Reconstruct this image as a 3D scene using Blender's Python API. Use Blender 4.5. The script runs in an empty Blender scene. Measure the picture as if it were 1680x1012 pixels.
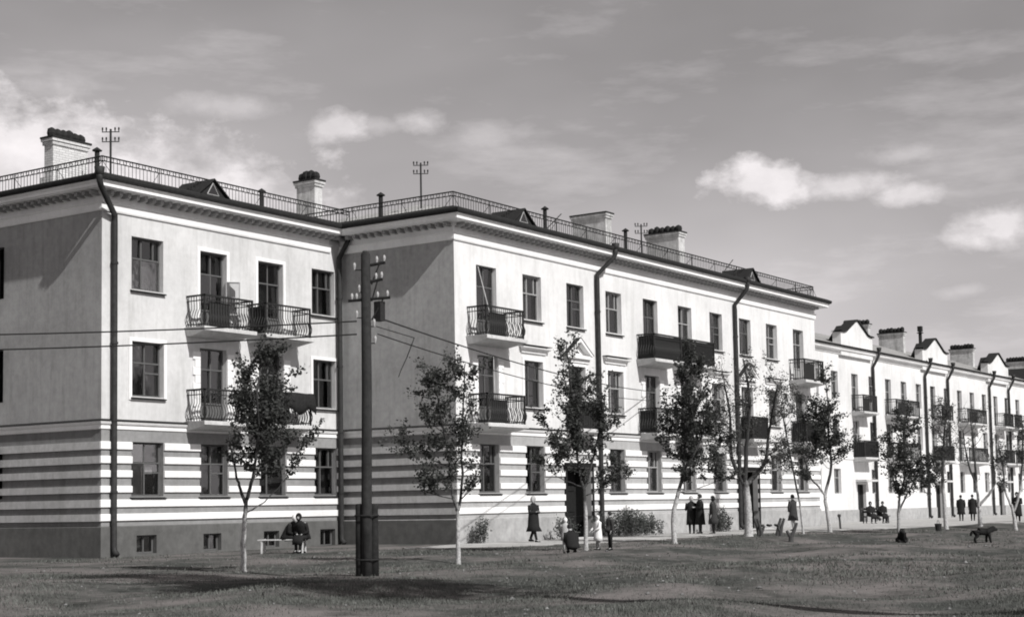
import bpy, math, random
import numpy as np
from mathutils import Vector, Matrix
random.seed(7)
S = bpy.context.scene
COL = S.collection
R = math.radians

# ------------------------------------------------------------------ camera
YAW, PITCH, ROLL, EYE = R(55.831), R(4.456), R(-.978), 1.431
fw = Vector((math.sin(YAW)*math.cos(PITCH), math.cos(YAW)*math.cos(PITCH), math.sin(PITCH)))
r0 = Vector((math.cos(YAW), -math.sin(YAW), 0)); u0 = r0.cross(fw)
cr, sr = math.cos(ROLL), math.sin(ROLL)
RT = cr*r0+sr*u0; UP = -sr*r0+cr*u0
cam = bpy.data.cameras.new('camera'); camo = bpy.data.objects.new('camera', cam); COL.objects.link(camo)
camo.matrix_world = Matrix(((RT.x, UP.x, -fw.x, 0), (RT.y, UP.y, -fw.y, 0), (RT.z, UP.z, -fw.z, EYE), (0, 0, 0, 1)))
cam.sensor_width = 36; cam.sensor_fit = 'HORIZONTAL'; cam.lens = 2550.2/1680*36
cam.shift_y = 124.6/1680; cam.clip_start = .1; cam.clip_end = 4000
S.camera = camo

# ------------------------------------------------------------------ sun, sky, exposure
L = Vector((.65, 2.75, -2.45)).normalized()          # the way the light travels
sun = bpy.data.lights.new('sun', 'SUN'); sun.energy = 5.0; sun.angle = R(.6); sun.color = (1, .985, .965)
so = bpy.data.objects.new('sun', sun); COL.objects.link(so); so.rotation_euler = L.to_track_quat('-Z', 'Y').to_euler()
S.view_settings.view_transform = 'Standard'; S.view_settings.look = 'None'
S.view_settings.gamma = 1; S.view_settings.exposure = 0.0
S.view_settings.use_curve_mapping = False
S.render.engine = 'CYCLES'
S.cycles.max_bounces = 6; S.cycles.transparent_max_bounces = 8
S.cycles.use_denoising = True
S.cycles.filter_width = 1.9

def world():
    w = bpy.data.worlds.new('World'); S.world = w; w.use_nodes = True
    nt = w.node_tree; N = nt.nodes; K = nt.links; N.clear()
    def m(op, a, b=None, c=None, clamp=False):
        n = N.new('ShaderNodeMath'); n.operation = op; n.use_clamp = clamp
        for i, v in enumerate((a, b, c)):
            if v is None: continue
            if isinstance(v, (int, float)): n.inputs[i].default_value = v
            else: K.new(v, n.inputs[i])
        return n.outputs[0]
    out = N.new('ShaderNodeOutputWorld'); bg = N.new('ShaderNodeBackground'); K.new(bg.outputs[0], out.inputs[0])
    sky = N.new('ShaderNodeTexSky'); sky.sky_type = 'NISHITA'; sky.sun_disc = False
    sky.sun_elevation = math.asin(-L.z); sky.sun_rotation = math.atan2(-L.x, -L.y)
    sky.air_density = 1.0; sky.dust_density = .4; sky.ozone_density = 1.0
    sp = N.new('ShaderNodeSeparateColor'); K.new(sky.outputs[0], sp.inputs[0])
    # black-and-white film behind a yellow filter
    gray = m('ADD', m('MULTIPLY', sp.outputs[0], .55), m('MULTIPLY', sp.outputs[1], .45))
    tc = N.new('ShaderNodeTexCoord'); d = tc.outputs['Generated']
    sx = N.new('ShaderNodeSeparateXYZ'); K.new(d, sx.inputs[0])
    az = m('MULTIPLY', m('ARCTAN2', sx.outputs[0], sx.outputs[1]), 57.29578)
    el = m('MULTIPLY', m('ARCSINE', sx.outputs[2]), 57.29578)
    def noise(scale, detail, rough, zs=1.0, off=0):
        mp = N.new('ShaderNodeMapping'); K.new(d, mp.inputs[0]); mp.inputs['Scale'].default_value = (1, 1, zs)
        mp.inputs['Location'].default_value = (off, off*.7, off*.3)
        n = N.new('ShaderNodeTexNoise'); K.new(mp.outputs[0], n.inputs['Vector'])
        n.inputs['Scale'].default_value = scale; n.inputs['Detail'].default_value = detail; n.inputs['Roughness'].default_value = rough
        return n.outputs[0]
    nb = noise(22, 9, .62, 1.7); nc = noise(60, 6, .6, 1.4, 7); nw = noise(14, 3, .5, 1.5, 3); nl = noise(3.2, 4, .5, 2.2, 5); ns = noise(9, 6, .6, 4.5, 9)
    wob = m('MULTIPLY', m('SUBTRACT', nw, .5), 1.6)
    azw = m('ADD', az, wob); elw = m('ADD', el, m('MULTIPLY', wob, .35))
    mask = None
    # cumulus and streaks: azimuth, elevation, half widths (degrees), brightness, softness
    for (a, e, ra, re, br, so_) in (
        (37.6, 11.4, 6.2, 3.0, 1.0, .6), (43.0, 10.7, 5.4, 2.6, .92, .7), (47.4, 9.7, 5.6, 2.0, .66, 1.0), (33.0, 12.5, 4.5, 2.4, .9, .8),
        (39.4, 14.9, 1.6, .5, .38, 1.1), (49.2, 13.9, 1.35, .62, .62, .8), (45.4, 14.5, 2.9, .5, .34, 1.0), (52.6, 14.0, 1.05, .6, .55, .9),
        (51.0, 13.9, 1.1, .35, .32, 1.0), (54.9, 13.7, 1.6, .42, .3, 1.1), (65.4, 11.55, 2.1, .78, .95, .7), (68.1, 11.3, 2.8, .55, .7, .9),
        (70.6, 10.85, 1.6, .48, .7, .8), (73.3, 9.5, 2.0, .9, .8, .9), (70.6, 12.2, 1.6, .36, .35, 1.1), (72.2, 7.3, 1.0, .25, .3, 1.0),
        (78.5, 10.5, 3.0, 1.2, .8, .9), (84, 13, 4, 1.3, .6, 1), (28, 15, 4, 1.2, .7, 1)):
        q = m('ADD', m('POWER', m('DIVIDE', m('ABSOLUTE', m('SUBTRACT', azw, a)), ra), 2.0), m('POWER', m('DIVIDE', m('ABSOLUTE', m('SUBTRACT', elw, e)), re), 2.0))
        v = m('ADD', m('SUBTRACT', 1.18 if br > .85 else 1.0, m('SQRT', q)), m('ADD', m('MULTIPLY', m('SUBTRACT', nb, .5), 2.2), m('MULTIPLY', m('SUBTRACT', nc, .5), .9)))
        v = m('SMOOTH_MIN', v, 1.0, .2)
        v = m('MULTIPLY', m('MULTIPLY', v, 1.0/so_, clamp=True), br)
        mask = v if mask is None else m('MAXIMUM', mask, v)
    # thin high streaks everywhere
    st = m('MULTIPLY', m('SUBTRACT', ns, .52, clamp=True), .9)
    lo = m('ADD', .55, m('MULTIPLY', nl, .90))
    base = m('MULTIPLY', m('MULTIPLY', gray, SKYK), lo)
    base = m('ADD', base, m('MULTIPLY', st, 6.5))
    cl = m('MULTIPLY', m('ADD', .55, m('MULTIPLY', nb, .55)), 10.0)
    mx = N.new('ShaderNodeMix'); mx.data_type = 'FLOAT'; K.new(mask, mx.inputs[0]); K.new(base, mx.inputs[2]); K.new(cl, mx.inputs[3])
    tint = N.new('ShaderNodeCombineColor')
    K.new(m('MULTIPLY', mx.outputs[0], 1.03), tint.inputs[0]); K.new(m('MULTIPLY', mx.outputs[0], .98), tint.inputs[1]); K.new(m('MULTIPLY', mx.outputs[0], .99), tint.inputs[2])
    K.new(tint.outputs[0], bg.inputs[0]); bg.inputs[1].default_value = .1
SKYK = 1.24
world()

# ------------------------------------------------------------------ materials
MATS = {}
def mat(name, g, var=.12, scale=3., rough=.85, bump=0, bscale=40., tint=(1, 1, 1), metal=0, build=None, spec=.15):
    if name in MATS: return MATS[name]
    M = bpy.data.materials.new(name); M.use_nodes = True; nt = M.node_tree; N = nt.nodes; K = nt.links
    b = N['Principled BSDF']; b.inputs['Roughness'].default_value = rough; b.inputs['Metallic'].default_value = metal
    b.inputs['Specular IOR Level'].default_value = spec
    tc = N.new('ShaderNodeTexCoord'); geo = N.new('ShaderNodeNewGeometry')
    n = N.new('ShaderNodeTexNoise'); K.new(geo.outputs['Position'], n.inputs['Vector'])
    n.inputs['Scale'].default_value = scale; n.inputs['Detail'].default_value = 8; n.inputs['Roughness'].default_value = .65
    rp = N.new('ShaderNodeValToRGB'); K.new(n.outputs[0], rp.inputs[0])
    a, c = g*(1-var), g*(1+var)
    rp.color_ramp.elements[0].position = .3; rp.color_ramp.elements[1].position = .7
    rp.color_ramp.elements[0].color = (a*tint[0], a*tint[1], a*tint[2], 1); rp.color_ramp.elements[1].color = (c*tint[0], c*tint[1], c*tint[2], 1)
    col = rp.outputs[0]
    if build: col = build(N, K, geo, col)
    K.new(col, b.inputs['Base Color'])
    if bump:
        n2 = N.new('ShaderNodeTexNoise'); K.new(geo.outputs['Position'], n2.inputs['Vector']); n2.inputs['Scale'].default_value = bscale; n2.inputs['Detail'].default_value = 5
        bp = N.new('ShaderNodeBump'); bp.inputs['Strength'].default_value = bump; bp.inputs['Distance'].default_value = .03
        K.new(n2.outputs[0], bp.inputs['Height']); K.new(bp.outputs[0], b.inputs['Normal'])
    MATS[name] = M
    return M
def stains(dark=.72, amount=.5):
    """rain streaks and patches of repaired plaster"""
    def f(N, K, geo, col):
        mp = N.new('ShaderNodeMapping'); K.new(geo.outputs['Position'], mp.inputs[0]); mp.inputs['Scale'].default_value = (1.6, 1.6, .16)
        n = N.new('ShaderNodeTexNoise'); K.new(mp.outputs[0], n.inputs['Vector']); n.inputs['Scale'].default_value = 2.2; n.inputs['Detail'].default_value = 7; n.inputs['Roughness'].default_value = .7
        rp = N.new('ShaderNodeValToRGB'); K.new(n.outputs[0], rp.inputs[0]); rp.color_ramp.elements[0].position = .47; rp.color_ramp.elements[1].position = .74
        rp.color_ramp.elements[0].color = (1, 1, 1, 1); rp.color_ramp.elements[1].color = (dark, dark, dark*.98, 1)
        n3 = N.new('ShaderNodeTexNoise'); K.new(geo.outputs['Position'], n3.inputs['Vector']); n3.inputs['Scale'].default_value = .45; n3.inputs['Detail'].default_value = 5
        r3 = N.new('ShaderNodeValToRGB'); K.new(n3.outputs[0], r3.inputs[0]); r3.color_ramp.elements[0].position = .35; r3.color_ramp.elements[1].position = .65
        r3.color_ramp.elements[0].color = (.87, .87, .87, 1); r3.color_ramp.elements[1].color = (1.04, 1.04, 1.04, 1)
        mx = N.new('ShaderNodeMix'); mx.data_type = 'RGBA'; mx.blend_type = 'MULTIPLY'; mx.inputs[0].default_value = amount
        K.new(col, mx.inputs[6]); K.new(rp.outputs[0], mx.inputs[7])
        m2 = N.new('ShaderNodeMix'); m2.data_type = 'RGBA'; m2.blend_type = 'MULTIPLY'; m2.inputs[0].default_value = 1
        K.new(mx.outputs[2], m2.inputs[6]); K.new(r3.outputs[0], m2.inputs[7])
        return m2.outputs[2]
    return f
END_L = mat('shaded_end_plaster', .36, .12, 5, .9, .4, 60, build=stains(.72, .8))  # plaster darkened to carry the end walls' shade in its colour; stains are wear
LOW_E = mat('shaded_low_plaster', .19, .12, 5, .9, .4, 60, build=stains(.72, .8))  # ground-floor plaster of the end walls, their shade painted into the darker colour
TRIM_E = mat('shaded_trim', .47, .12, 6, .9, .2, 50, build=stains(.7, .8))  # white trim made darker for the end-wall stripes, shade included in the colour
WALL_L = mat('grey_plaster', .585, .07, 5, .9, .35, 60, build=stains(.70, .65))
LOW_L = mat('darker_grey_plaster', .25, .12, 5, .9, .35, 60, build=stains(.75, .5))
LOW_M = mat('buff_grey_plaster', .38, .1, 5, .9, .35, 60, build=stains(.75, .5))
WALL_M = mat('pale_plaster', .685, .05, 5, .9, .3, 60, build=stains(.74, .65))
WALL_F = mat('white_plaster', .69, .05, 5, .9, .25, 60, build=stains(.74, .7))
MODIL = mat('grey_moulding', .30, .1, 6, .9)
TRIM = mat('white_trim', .80, .05, 6, .85, .15, 50, build=stains(.8, .4))
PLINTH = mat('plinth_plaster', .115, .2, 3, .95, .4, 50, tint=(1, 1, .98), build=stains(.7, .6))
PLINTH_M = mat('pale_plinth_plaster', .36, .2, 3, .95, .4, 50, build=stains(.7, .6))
SASH = mat('dark_sash_paint', .10, .2, 20, .6)
SASHL = mat('pale_sash_paint', .30, .2, 20, .6)
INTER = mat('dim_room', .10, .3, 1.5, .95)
CURT = mat('curtain_cloth', .68, .1, 12, .95)
IRON = mat('black_iron', .025, .3, 30, .6)
ROOFM = mat('sheet_metal_roof', .30, .22, 1.6, .75, tint=(1, .99, .98), build=stains(.7, .7))
DARKM = mat('dark_sheet_metal', .024, .3, 8, .9)
PIPEM = mat('drainpipe_metal', .034, .35, 6, .6, build=stains(.6, .6))
DOORM = mat('dark_wood_door', .018, .3, 12, .95, spec=.05)
CONC = mat('balcony_concrete', .55, .12, 8, .9, .3, 50, build=stains(.65, .7))
POLEM = mat('weathered_pole_wood', .036, .3, 9, .95, .5, 60, build=stains(.6, .6))
POLED = mat('tarred_wood', .022, .4, 9, .95, .5, 60)
PORC = mat('porcelain', .38, .03, 10, .3)
PLANK = mat('bench_plank', .45, .25, 9, .9)
PLANKD = mat('dark_bench_plank', .06, .3, 9, .9)
def leafmat(name, g, var, tint, tr=.35):
    M = mat(name, g, var, 16, .75, tint=tint); nt = M.node_tree; N = nt.nodes; K = nt.links; b = N['Principled BSDF']; o = [n for n in N if n.type == 'OUTPUT_MATERIAL'][0]
    t = N.new('ShaderNodeBsdfTranslucent'); mx = N.new('ShaderNodeMixShader'); mx.inputs[0].default_value = tr
    K.new(b.inputs['Base Color'].links[0].from_socket, t.inputs[0]); K.new(b.outputs[0], mx.inputs[1]); K.new(t.outputs[0], mx.inputs[2]); K.new(mx.outputs[0], o.inputs[0])
    return M
LEAF = leafmat('leaf', .078, .5, (.98, 1.01, .97)); LEAF2 = leafmat('leaf_dense', .066, .5, (.98, 1.01, .97)); LEAF3 = leafmat('leaf_pale', .095, .5, (1, 1, .97))
SHRUB = mat('shrub_leaf', .060, .35, 9, .8, tint=(.97, 1.02, .97))
COATD = mat('black_cloth', .018, .3, 25, .95)
COATG = mat('dark_grey_cloth', .04, .3, 25, .95)
CLOTHW = mat('white_cloth', .75, .06, 25, .95)
CLOTHL = mat('pale_grey_cloth', .40, .1, 25, .95)
SKIN = mat('skin', .38, .06, 20, .7)
HAIR = mat('dark_hair', .03, .3, 60, .8)
FUR = mat('black_fur', .014, .4, 40, .9)
RUG = mat('dark_blanket', .020, .4, 14, .95)
CANVAS = mat('dark_canvas', .035, .25, 14, .95)

def brickmat(name, g):
    def f(N, K, geo, col):
        tc = N.new('ShaderNodeTexCoord')
        sp = N.new('ShaderNodeSeparateXYZ'); K.new(geo.outputs['Position'], sp.inputs[0])
        ad = N.new('ShaderNodeMath'); K.new(sp.outputs[0], ad.inputs[0]); K.new(sp.outputs[1], ad.inputs[1])
        cb = N.new('ShaderNodeCombineXYZ'); K.new(ad.outputs[0], cb.inputs[0]); K.new(sp.outputs[2], cb.inputs[1])
        bt = N.new('ShaderNodeTexBrick'); K.new(cb.outputs[0], bt.inputs['Vector']); bt.inputs['Scale'].default_value = 1
        bt.inputs['Brick Width'].default_value = .26; bt.inputs['Row Height'].default_value = .085; bt.inputs['Mortar Size'].default_value = .012
        bt.inputs['Color1'].default_value = (g, g, g, 1); bt.inputs['Color2'].default_value = (g*.75, g*.75, g*.75, 1); bt.inputs['Mortar'].default_value = (g*.45, g*.45, g*.45, 1)
        mx = N.new('ShaderNodeMix'); mx.data_type = 'RGBA'; mx.blend_type = 'MIX'; mx.inputs[0].default_value = .75
        K.new(col, mx.inputs[6]); K.new(bt.outputs[0], mx.inputs[7])
        return mx.outputs[2]
    return mat(name, g, .15, 5, .9, .4, 40, build=f)
BRICK = brickmat('whitewashed_brick', .62)
BRICK2 = mat('plastered_chimney', .50, .25, 4, .9, .4, 50, build=stains(.5, 1))

def glassmat():
    M = bpy.data.materials.new('window_glass'); M.use_nodes = True; nt = M.node_tree; N = nt.nodes; K = nt.links; N.clear()
    o = N.new('ShaderNodeOutputMaterial'); mx = N.new('ShaderNodeMixShader'); tr = N.new('ShaderNodeBsdfTransparent'); gl = N.new('ShaderNodeBsdfGlossy')
    tr.inputs[0].default_value = (.82, .82, .82, 1); gl.inputs['Roughness'].default_value = .04; gl.inputs[0].default_value = (.9, .9, .9, 1)
    fr = N.new('ShaderNodeFresnel'); fr.inputs[0].default_value = 1.5
    geo = N.new('ShaderNodeNewGeometry'); n = N.new('ShaderNodeTexNoise'); K.new(geo.outputs['Position'], n.inputs['Vector']); n.inputs['Scale'].default_value = 2.5
    bp = N.new('ShaderNodeBump'); bp.inputs['Strength'].default_value = .04; bp.inputs['Distance'].default_value = .03; K.new(n.outputs[0], bp.inputs['Height']); K.new(bp.outputs[0], gl.inputs['Normal'])
    ad = N.new('ShaderNodeMath'); K.new(fr.outputs[0], ad.inputs[0]); ad.inputs[1].default_value = .07; K.new(ad.outputs[0], mx.inputs[0]); K.new(tr.outputs[0], mx.inputs[1]); K.new(gl.outputs[0], mx.inputs[2]); K.new(mx.outputs[0], o.inputs[0])
    return M
GLASS = glassmat()

def barkmat(name, white_to, dark=.05, white=.44):
    """bark with whitewash up to a height above the ground"""
    def f(N, K, geo, col):
        sp = N.new('ShaderNodeSeparateXYZ'); K.new(geo.outputs['Position'], sp.inputs[0])
        n = N.new('ShaderNodeTexNoise'); K.new(geo.outputs['Position'], n.inputs['Vector']); n.inputs['Scale'].default_value = 7; n.inputs['Detail'].default_value = 5
        a = N.new('ShaderNodeMath'); a.operation = 'MULTIPLY_ADD'; K.new(n.outputs[0], a.inputs[0]); a.inputs[1].default_value = .9; K.new(sp.outputs[2], a.inputs[2])
        rp = N.new('ShaderNodeValToRGB'); mr = N.new('ShaderNodeMapRange'); K.new(a.outputs[0], mr.inputs[0]); mr.inputs[1].default_value = white_to+.25; mr.inputs[2].default_value = white_to+.75
        mx = N.new('ShaderNodeMix'); mx.data_type = 'RGBA'; K.new(mr.outputs[0], mx.inputs[0])
        n2 = N.new('ShaderNodeTexNoise'); K.new(geo.outputs['Position'], n2.inputs['Vector']); n2.inputs['Scale'].default_value = 16; n2.inputs['Detail'].default_value = 4
        r2 = N.new('ShaderNodeValToRGB'); K.new(n2.outputs[0], r2.inputs[0]); r2.color_ramp.elements[0].position = .38; r2.color_ramp.elements[1].position = .55
        r2.color_ramp.elements[0].color = (white*.62,)*3+(1,); r2.color_ramp.elements[1].color = (white, white, white, 1)
        K.new(r2.outputs[0], mx.inputs[6]); K.new(col, mx.inputs[7])
        return mx.outputs[2]
    return mat(name, dark, .4, 14, .95, .6, 50, build=f)
BARK_W = barkmat('whitewashed_bark', 1.35); BARK_T = barkmat('tall_whitewashed_bark', 1.9); BARK_D = barkmat('grey_bark', .9, .07, .34)

# ------------------------------------------------------------------ mesh helpers
ORG = {}
class MB:
    def __init__(s): s.v = []; s.f = []
    def add(s, vs, fs):
        k = len(s.v); s.v += [tuple(p) for p in vs]; s.f += [tuple(i+k for i in f) for f in fs]; return s
    def box(s, x0, x1, y0, y1, z0, z1, skip=()):
        F = {'-z': (0, 3, 2, 1), '+z': (4, 5, 6, 7), '-y': (0, 1, 5, 4), '+x': (1, 2, 6, 5), '+y': (2, 3, 7, 6), '-x': (3, 0, 4, 7)}
        return s.add([(x0, y0, z0), (x1, y0, z0), (x1, y1, z0), (x0, y1, z0), (x0, y0, z1), (x1, y0, z1), (x1, y1, z1), (x0, y1, z1)], [f for k, f in F.items() if k not in skip])
    def tube(s, pts, rad, n=6, cap=True):
        pts = [Vector(p) for p in pts]
        if not isinstance(rad, (list, tuple)): rad = [rad]*len(pts)
        k = len(s.v); ref = None
        for i, p in enumerate(pts):
            t = (pts[min(i+1, len(pts)-1)]-pts[max(i-1, 0)])
            if t.length < 1e-9: t = Vector((0, 0, 1))
            t.normalize()
            if ref is None: ref = Vector((1, 0, 0)) if abs(t.x) < .8 else Vector((0, 1, 0))
            a = (ref-t*ref.dot(t)).normalized(); b = t.cross(a); ref = a
            for j in range(n):
                w = 2*math.pi*j/n; s.v.append(tuple(p+(a*math.cos(w)+b*math.sin(w))*rad[i]))
        for i in range(len(pts)-1):
            for j in range(n):
                s.f.append((k+i*n+j, k+i*n+(j+1) % n, k+(i+1)*n+(j+1) % n, k+(i+1)*n+j))
        if cap:
            s.f.append(tuple(k+j for j in reversed(range(n)))); s.f.append(tuple(k+(len(pts)-1)*n+j for j in range(n)))
        return s
    def loft(s, rings, n=14, cap=True):
        """rings: (centre, rx, ry[, tilt about x]) ellipses"""
        k = len(s.v)
        for ring in rings:
            c, rx, ry = Vector(ring[0]), ring[1], ring[2]; t = ring[3] if len(ring) > 3 else 0
            for j in range(n):
                w = 2*math.pi*j/n; y = ry*math.sin(w)
                s.v.append((c.x+rx*math.cos(w), c.y+y*math.cos(t), c.z+y*math.sin(t)))
        for i in range(len(rings)-1):
            for j in range(n):
                s.f.append((k+i*n+j, k+i*n+(j+1) % n, k+(i+1)*n+(j+1) % n, k+(i+1)*n+j))
        if cap:
            s.f.append(tuple(k+j for j in reversed(range(n)))); s.f.append(tuple(k+(len(rings)-1)*n+j for j in range(n)))
        return s
    def rect_sweep(s, x0, x1, y0, y1, prof):
        """profile of (outward offset, z) swept round a rectangle with mitred corners"""
        k = len(s.v); n = len(prof)
        for (o, z) in prof: s.v += [(x0-o, y0-o, z), (x1+o, y0-o, z), (x1+o, y1+o, z), (x0-o, y1+o, z)]
        for i in range(n-1):
            for j in range(4): s.f.append((k+4*i+j, k+4*i+(j+1) % 4, k+4*i+4+(j+1) % 4, k+4*i+4+j))
        return s
    def mesh(s, name, m, smooth=False):
        me = bpy.data.meshes.new(name); me.from_pydata(s.v, [], s.f); me.update()
        if m: me.materials.append(m)
        if smooth: me.polygons.foreach_set('use_smooth', [True]*len(me.polygons))
        return me
    def build(s, name, m, parent=None, smooth=False):
        """world-space vertices -> one object; under a parent the origin is the thing's own"""
        o3 = ORG.get(parent.name) if parent else None
        if o3: s.v = [(x-o3[0], y-o3[1], z-o3[2]) for x, y, z in s.v]
        o = bpy.data.objects.new(name, s.mesh(name, m, smooth)); COL.objects.link(o)
        if parent: o.parent = parent; ORG[o.name] = o3
        return o
def tag(o, label=None, cat=None, group=None, kind=None):
    for k, v in (('label', label), ('category', cat), ('group', group), ('kind', kind)):
        if v: o[k] = v
    return o
def empty(name, loc, label, cat, group=None, rz=0):
    o = bpy.data.objects.new(name, None); COL.objects.link(o); o.location = loc; o.rotation_euler = (0, 0, rz); o.empty_display_size = .3
    ORG[o.name] = (0, 0, 0) if rz else tuple(loc)
    return tag(o, label, cat, group)
def child(name, me, parent, loc=(0, 0, 0), rz=0):
    o = bpy.data.objects.new(name, me); COL.objects.link(o); o.parent = parent; o.location = loc; o.rotation_euler = (0, 0, rz); return o

# ------------------------------------------------------------------ ground
rng = np.random.default_rng(3)
def hills(x, y):
    return (.05*math.sin(x*.33+y*.31)+.06*math.sin(x*.21-y*.9+1.3+.8*math.sin(x*.3))+.035*math.sin(x*.7+y*1.3+.4)+.02*math.sin(x*1.6-y*2.3))
def ground_z(x, y):
    fade = min(1, max(0, (29-y)/6))
    near = min(1, math.hypot(x, y)/8)
    g = hills(x, y)*fade*near*(1-math.exp(-((x-25.57)**2+(y-21.14)**2)/9))
    g += .09*min(1, max(0, (x-36)/10))*min(1, max(0, (y-22)/6))*min(1, max(0, (92-x)/10))
    return g
def make_ground():
    xs = [-900, -300, -120, -60, -30, -15]+[i*.6 for i in range(-12, 70)]+[42+i*1.2 for i in range(0, 60)]+[120, 160, 240, 500, 1500]
    ys = [-900, -300, -120, -60, -30, -15]+[i*.6 for i in range(-12, 66)]+[42, 50, 60, 80, 120, 300, 1500]
    v = [(x, y, ground_z(x, y)) for y in ys for x in xs]; nx = len(xs)
    f = [(j*nx+i, j*nx+i+1, (j+1)*nx+i+1, (j+1)*nx+i) for j in range(len(ys)-1) for i in range(nx-1)]
    def bld(N, K, geo, col):
        def patch(col, scale, lo, hi, c, off):
            mp = N.new('ShaderNodeMapping'); K.new(geo.outputs['Position'], mp.inputs[0]); mp.inputs['Location'].default_value = (off, off*.6, 0)
            n = N.new('ShaderNodeTexNoise'); K.new(mp.outputs[0], n.inputs['Vector']); n.inputs['Scale'].default_value = scale; n.inputs['Detail'].default_value = 9; n.inputs['Roughness'].default_value = .72
            rp = N.new('ShaderNodeValToRGB'); K.new(n.outputs[0], rp.inputs[0]); rp.color_ramp.elements[0].position = lo; rp.color_ramp.elements[1].position = hi
            rp.color_ramp.elements[0].color = (0, 0, 0, 1); rp.color_ramp.elements[1].color = (1, 1, 1, 1)
            mx = N.new('ShaderNodeMix'); mx.data_type = 'RGBA'; K.new(rp.outputs[0], mx.inputs[0]); K.new(col, mx.inputs[6]); mx.inputs[7].default_value = c
            return mx.outputs[2]
        col = patch(col, .22, .43, .60, (.165, .152, .149, 1), 0)       # dry bare earth
        col = patch(col, .5, .52, .68, (.030, .032, .029, 1), 17)       # damp dark soil
        return patch(col, 2.6, .58, .72, (.21, .196, .19, 1), 41)      # small worn spots
    M = mat('trodden_grass_soil', .058, .35, 5, 1, .8, 25, tint=(.97, 1.02, .96), build=bld)
    m = MB(); m.v = v; m.f = f
    tag(m.build('ground', M, smooth=True), kind='structure')
    # beaten-earth path along the houses
    edge0 = [(41.6, 32.2), (42.6, 30.6), (43.6, 29.4), (45, 28.5), (50, 28.2), (56, 28.2), (62, 28.0), (68, 27.0), (74, 25.6), (82, 24.6), (92, 24), (110, 23.6), (150, 23)]
    path = MB(); rows = []
    def lerp(x):
        for (a, b), (c, d) in zip(edge0, edge0[1:]):
            if a <= x <= c: return b+(d-b)*(x-a)/(c-a)
        return edge0[-1][1]
    n = 6; k = 0; x = 41.6; cols = []
    while x < 150:
        y0 = lerp(x)+.35*math.sin(x*1.7)+.25*math.sin(x*3.9+1)+.2*math.sin(x*7.3); y1 = 33.2 if x < 78.5 else 38.7
        if x < 45.4: y1 = min(33.3, 32.5+(x-41.6)*.3)
        y1 = max(y1, y0+.2)
        cols.append([(x, y0+(y1-y0)*i/n, ground_z(x, y0+(y1-y0)*i/n)+.006+.02*math.sin(math.pi*i/n)) for i in range(n+1)]); x += .45
    for c in cols: path.v += c
    for i in range(len(cols)-1):
        for j in range(n): path.f.append((i*(n+1)+j, (i+1)*(n+1)+j, (i+1)*(n+1)+j+1, i*(n+1)+j+1))
    PM = mat('beaten_earth', .40, .25, 2.2, 1, .6, 30, tint=(1.01, 1, .985), build=stains(.75, .6))
    tag(path.build('path', PM, smooth=True), kind='structure')
    # grass: short blades, thinning with distance
    V = []; F = []
    def inpath(x, y): return x > 41.6 and y > lerp(min(x, 149))-.15
    def blades(n, dmin, dmax, h, w, amax=21.5):
        c = 0
        while c < n:
            d = math.sqrt(random.uniform(dmin*dmin, dmax*dmax)); a = YAW+R(random.uniform(-amax, amax))
            x, y = d*math.sin(a), d*math.cos(a)
            if y > 38.5 or (x > 45.3 and y > 33.2) or inpath(x, y): 
                c += 1; continue
            # tufts: patches where grass is thicker
            t = math.sin(x*1.3+2*math.sin(y*.7))*math.sin(y*1.1+1.5*math.sin(x*.9))
            t = .6*t+.4*math.sin(x*.37+1.1*math.sin(y*.41+.6))*math.sin(y*.47-.8*math.sin(x*.29))*1.6
            if random.random() > .10+.85*max(0, t+.15): c += 1; continue
            z = ground_z(x, y)-.005; ang = random.uniform(0, 6.28); hh = h*random.uniform(.4, 1.25)*(1+.5*max(0, t)); ww = w*random.uniform(.6, 1.3)
            lx, ly = random.gauss(0, .45)*hh, random.gauss(0, .45)*hh; k = len(V)
            V.extend(((x-ww*math.cos(ang), y-ww*math.sin(ang), z), (x+ww*math.cos(ang), y+ww*math.sin(ang), z), (x+lx, y+ly, z+hh))); F.append((k, k+1, k+2)); c += 1
    blades(150000, 15, 26, .045, .006); blades(120000, 26, 38, .055, .010); blades(70000, 38, 75, .055, .016, 19)
    g = MB(); g.v = V; g.f = F
    GM = mat('grass_blade', .11, .5, 1.2, .95, tint=(.98, 1.02, .95))
    tag(g.build('grass', GM), 'short patchy grass covering the open ground before the houses', 'grass', kind='stuff')
make_ground()
def make_pebbles():
    # stones, clods and scraps strewn over the open ground
    rs = random.Random(77); m = MB()
    for i in range(900):
        d = math.sqrt(rs.uniform(15**2, 60**2)); a = YAW+R(rs.uniform(-20, 20)); x, y = d*math.sin(a), d*math.cos(a)
        if y > 33 or (x > 42 and y > 28): continue
        r_ = rs.uniform(.012, .035)*(1+.7*(rs.random() < .06)); z = ground_z(x, y)+r_*.25
        m.add([(x+r_*rs.uniform(.8, 1.6), y, z), (x, y+r_*rs.uniform(.8, 1.6), z), (x-r_*rs.uniform(.8, 1.6), y, z), (x, y-r_*rs.uniform(.8, 1.6), z), (x, y, z+r_*rs.uniform(.5, .9)), (x, y, z-r_)], [(0, 1, 4), (1, 2, 4), (2, 3, 4), (3, 0, 4), (1, 0, 5), (2, 1, 5), (3, 2, 5), (0, 3, 5)])
    tag(m.build('pebbles', mat('stone_clod', .17, .6, .8, .95)), 'small stones and clods strewn over the open ground', 'stones', kind='stuff')
make_pebbles()

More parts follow.
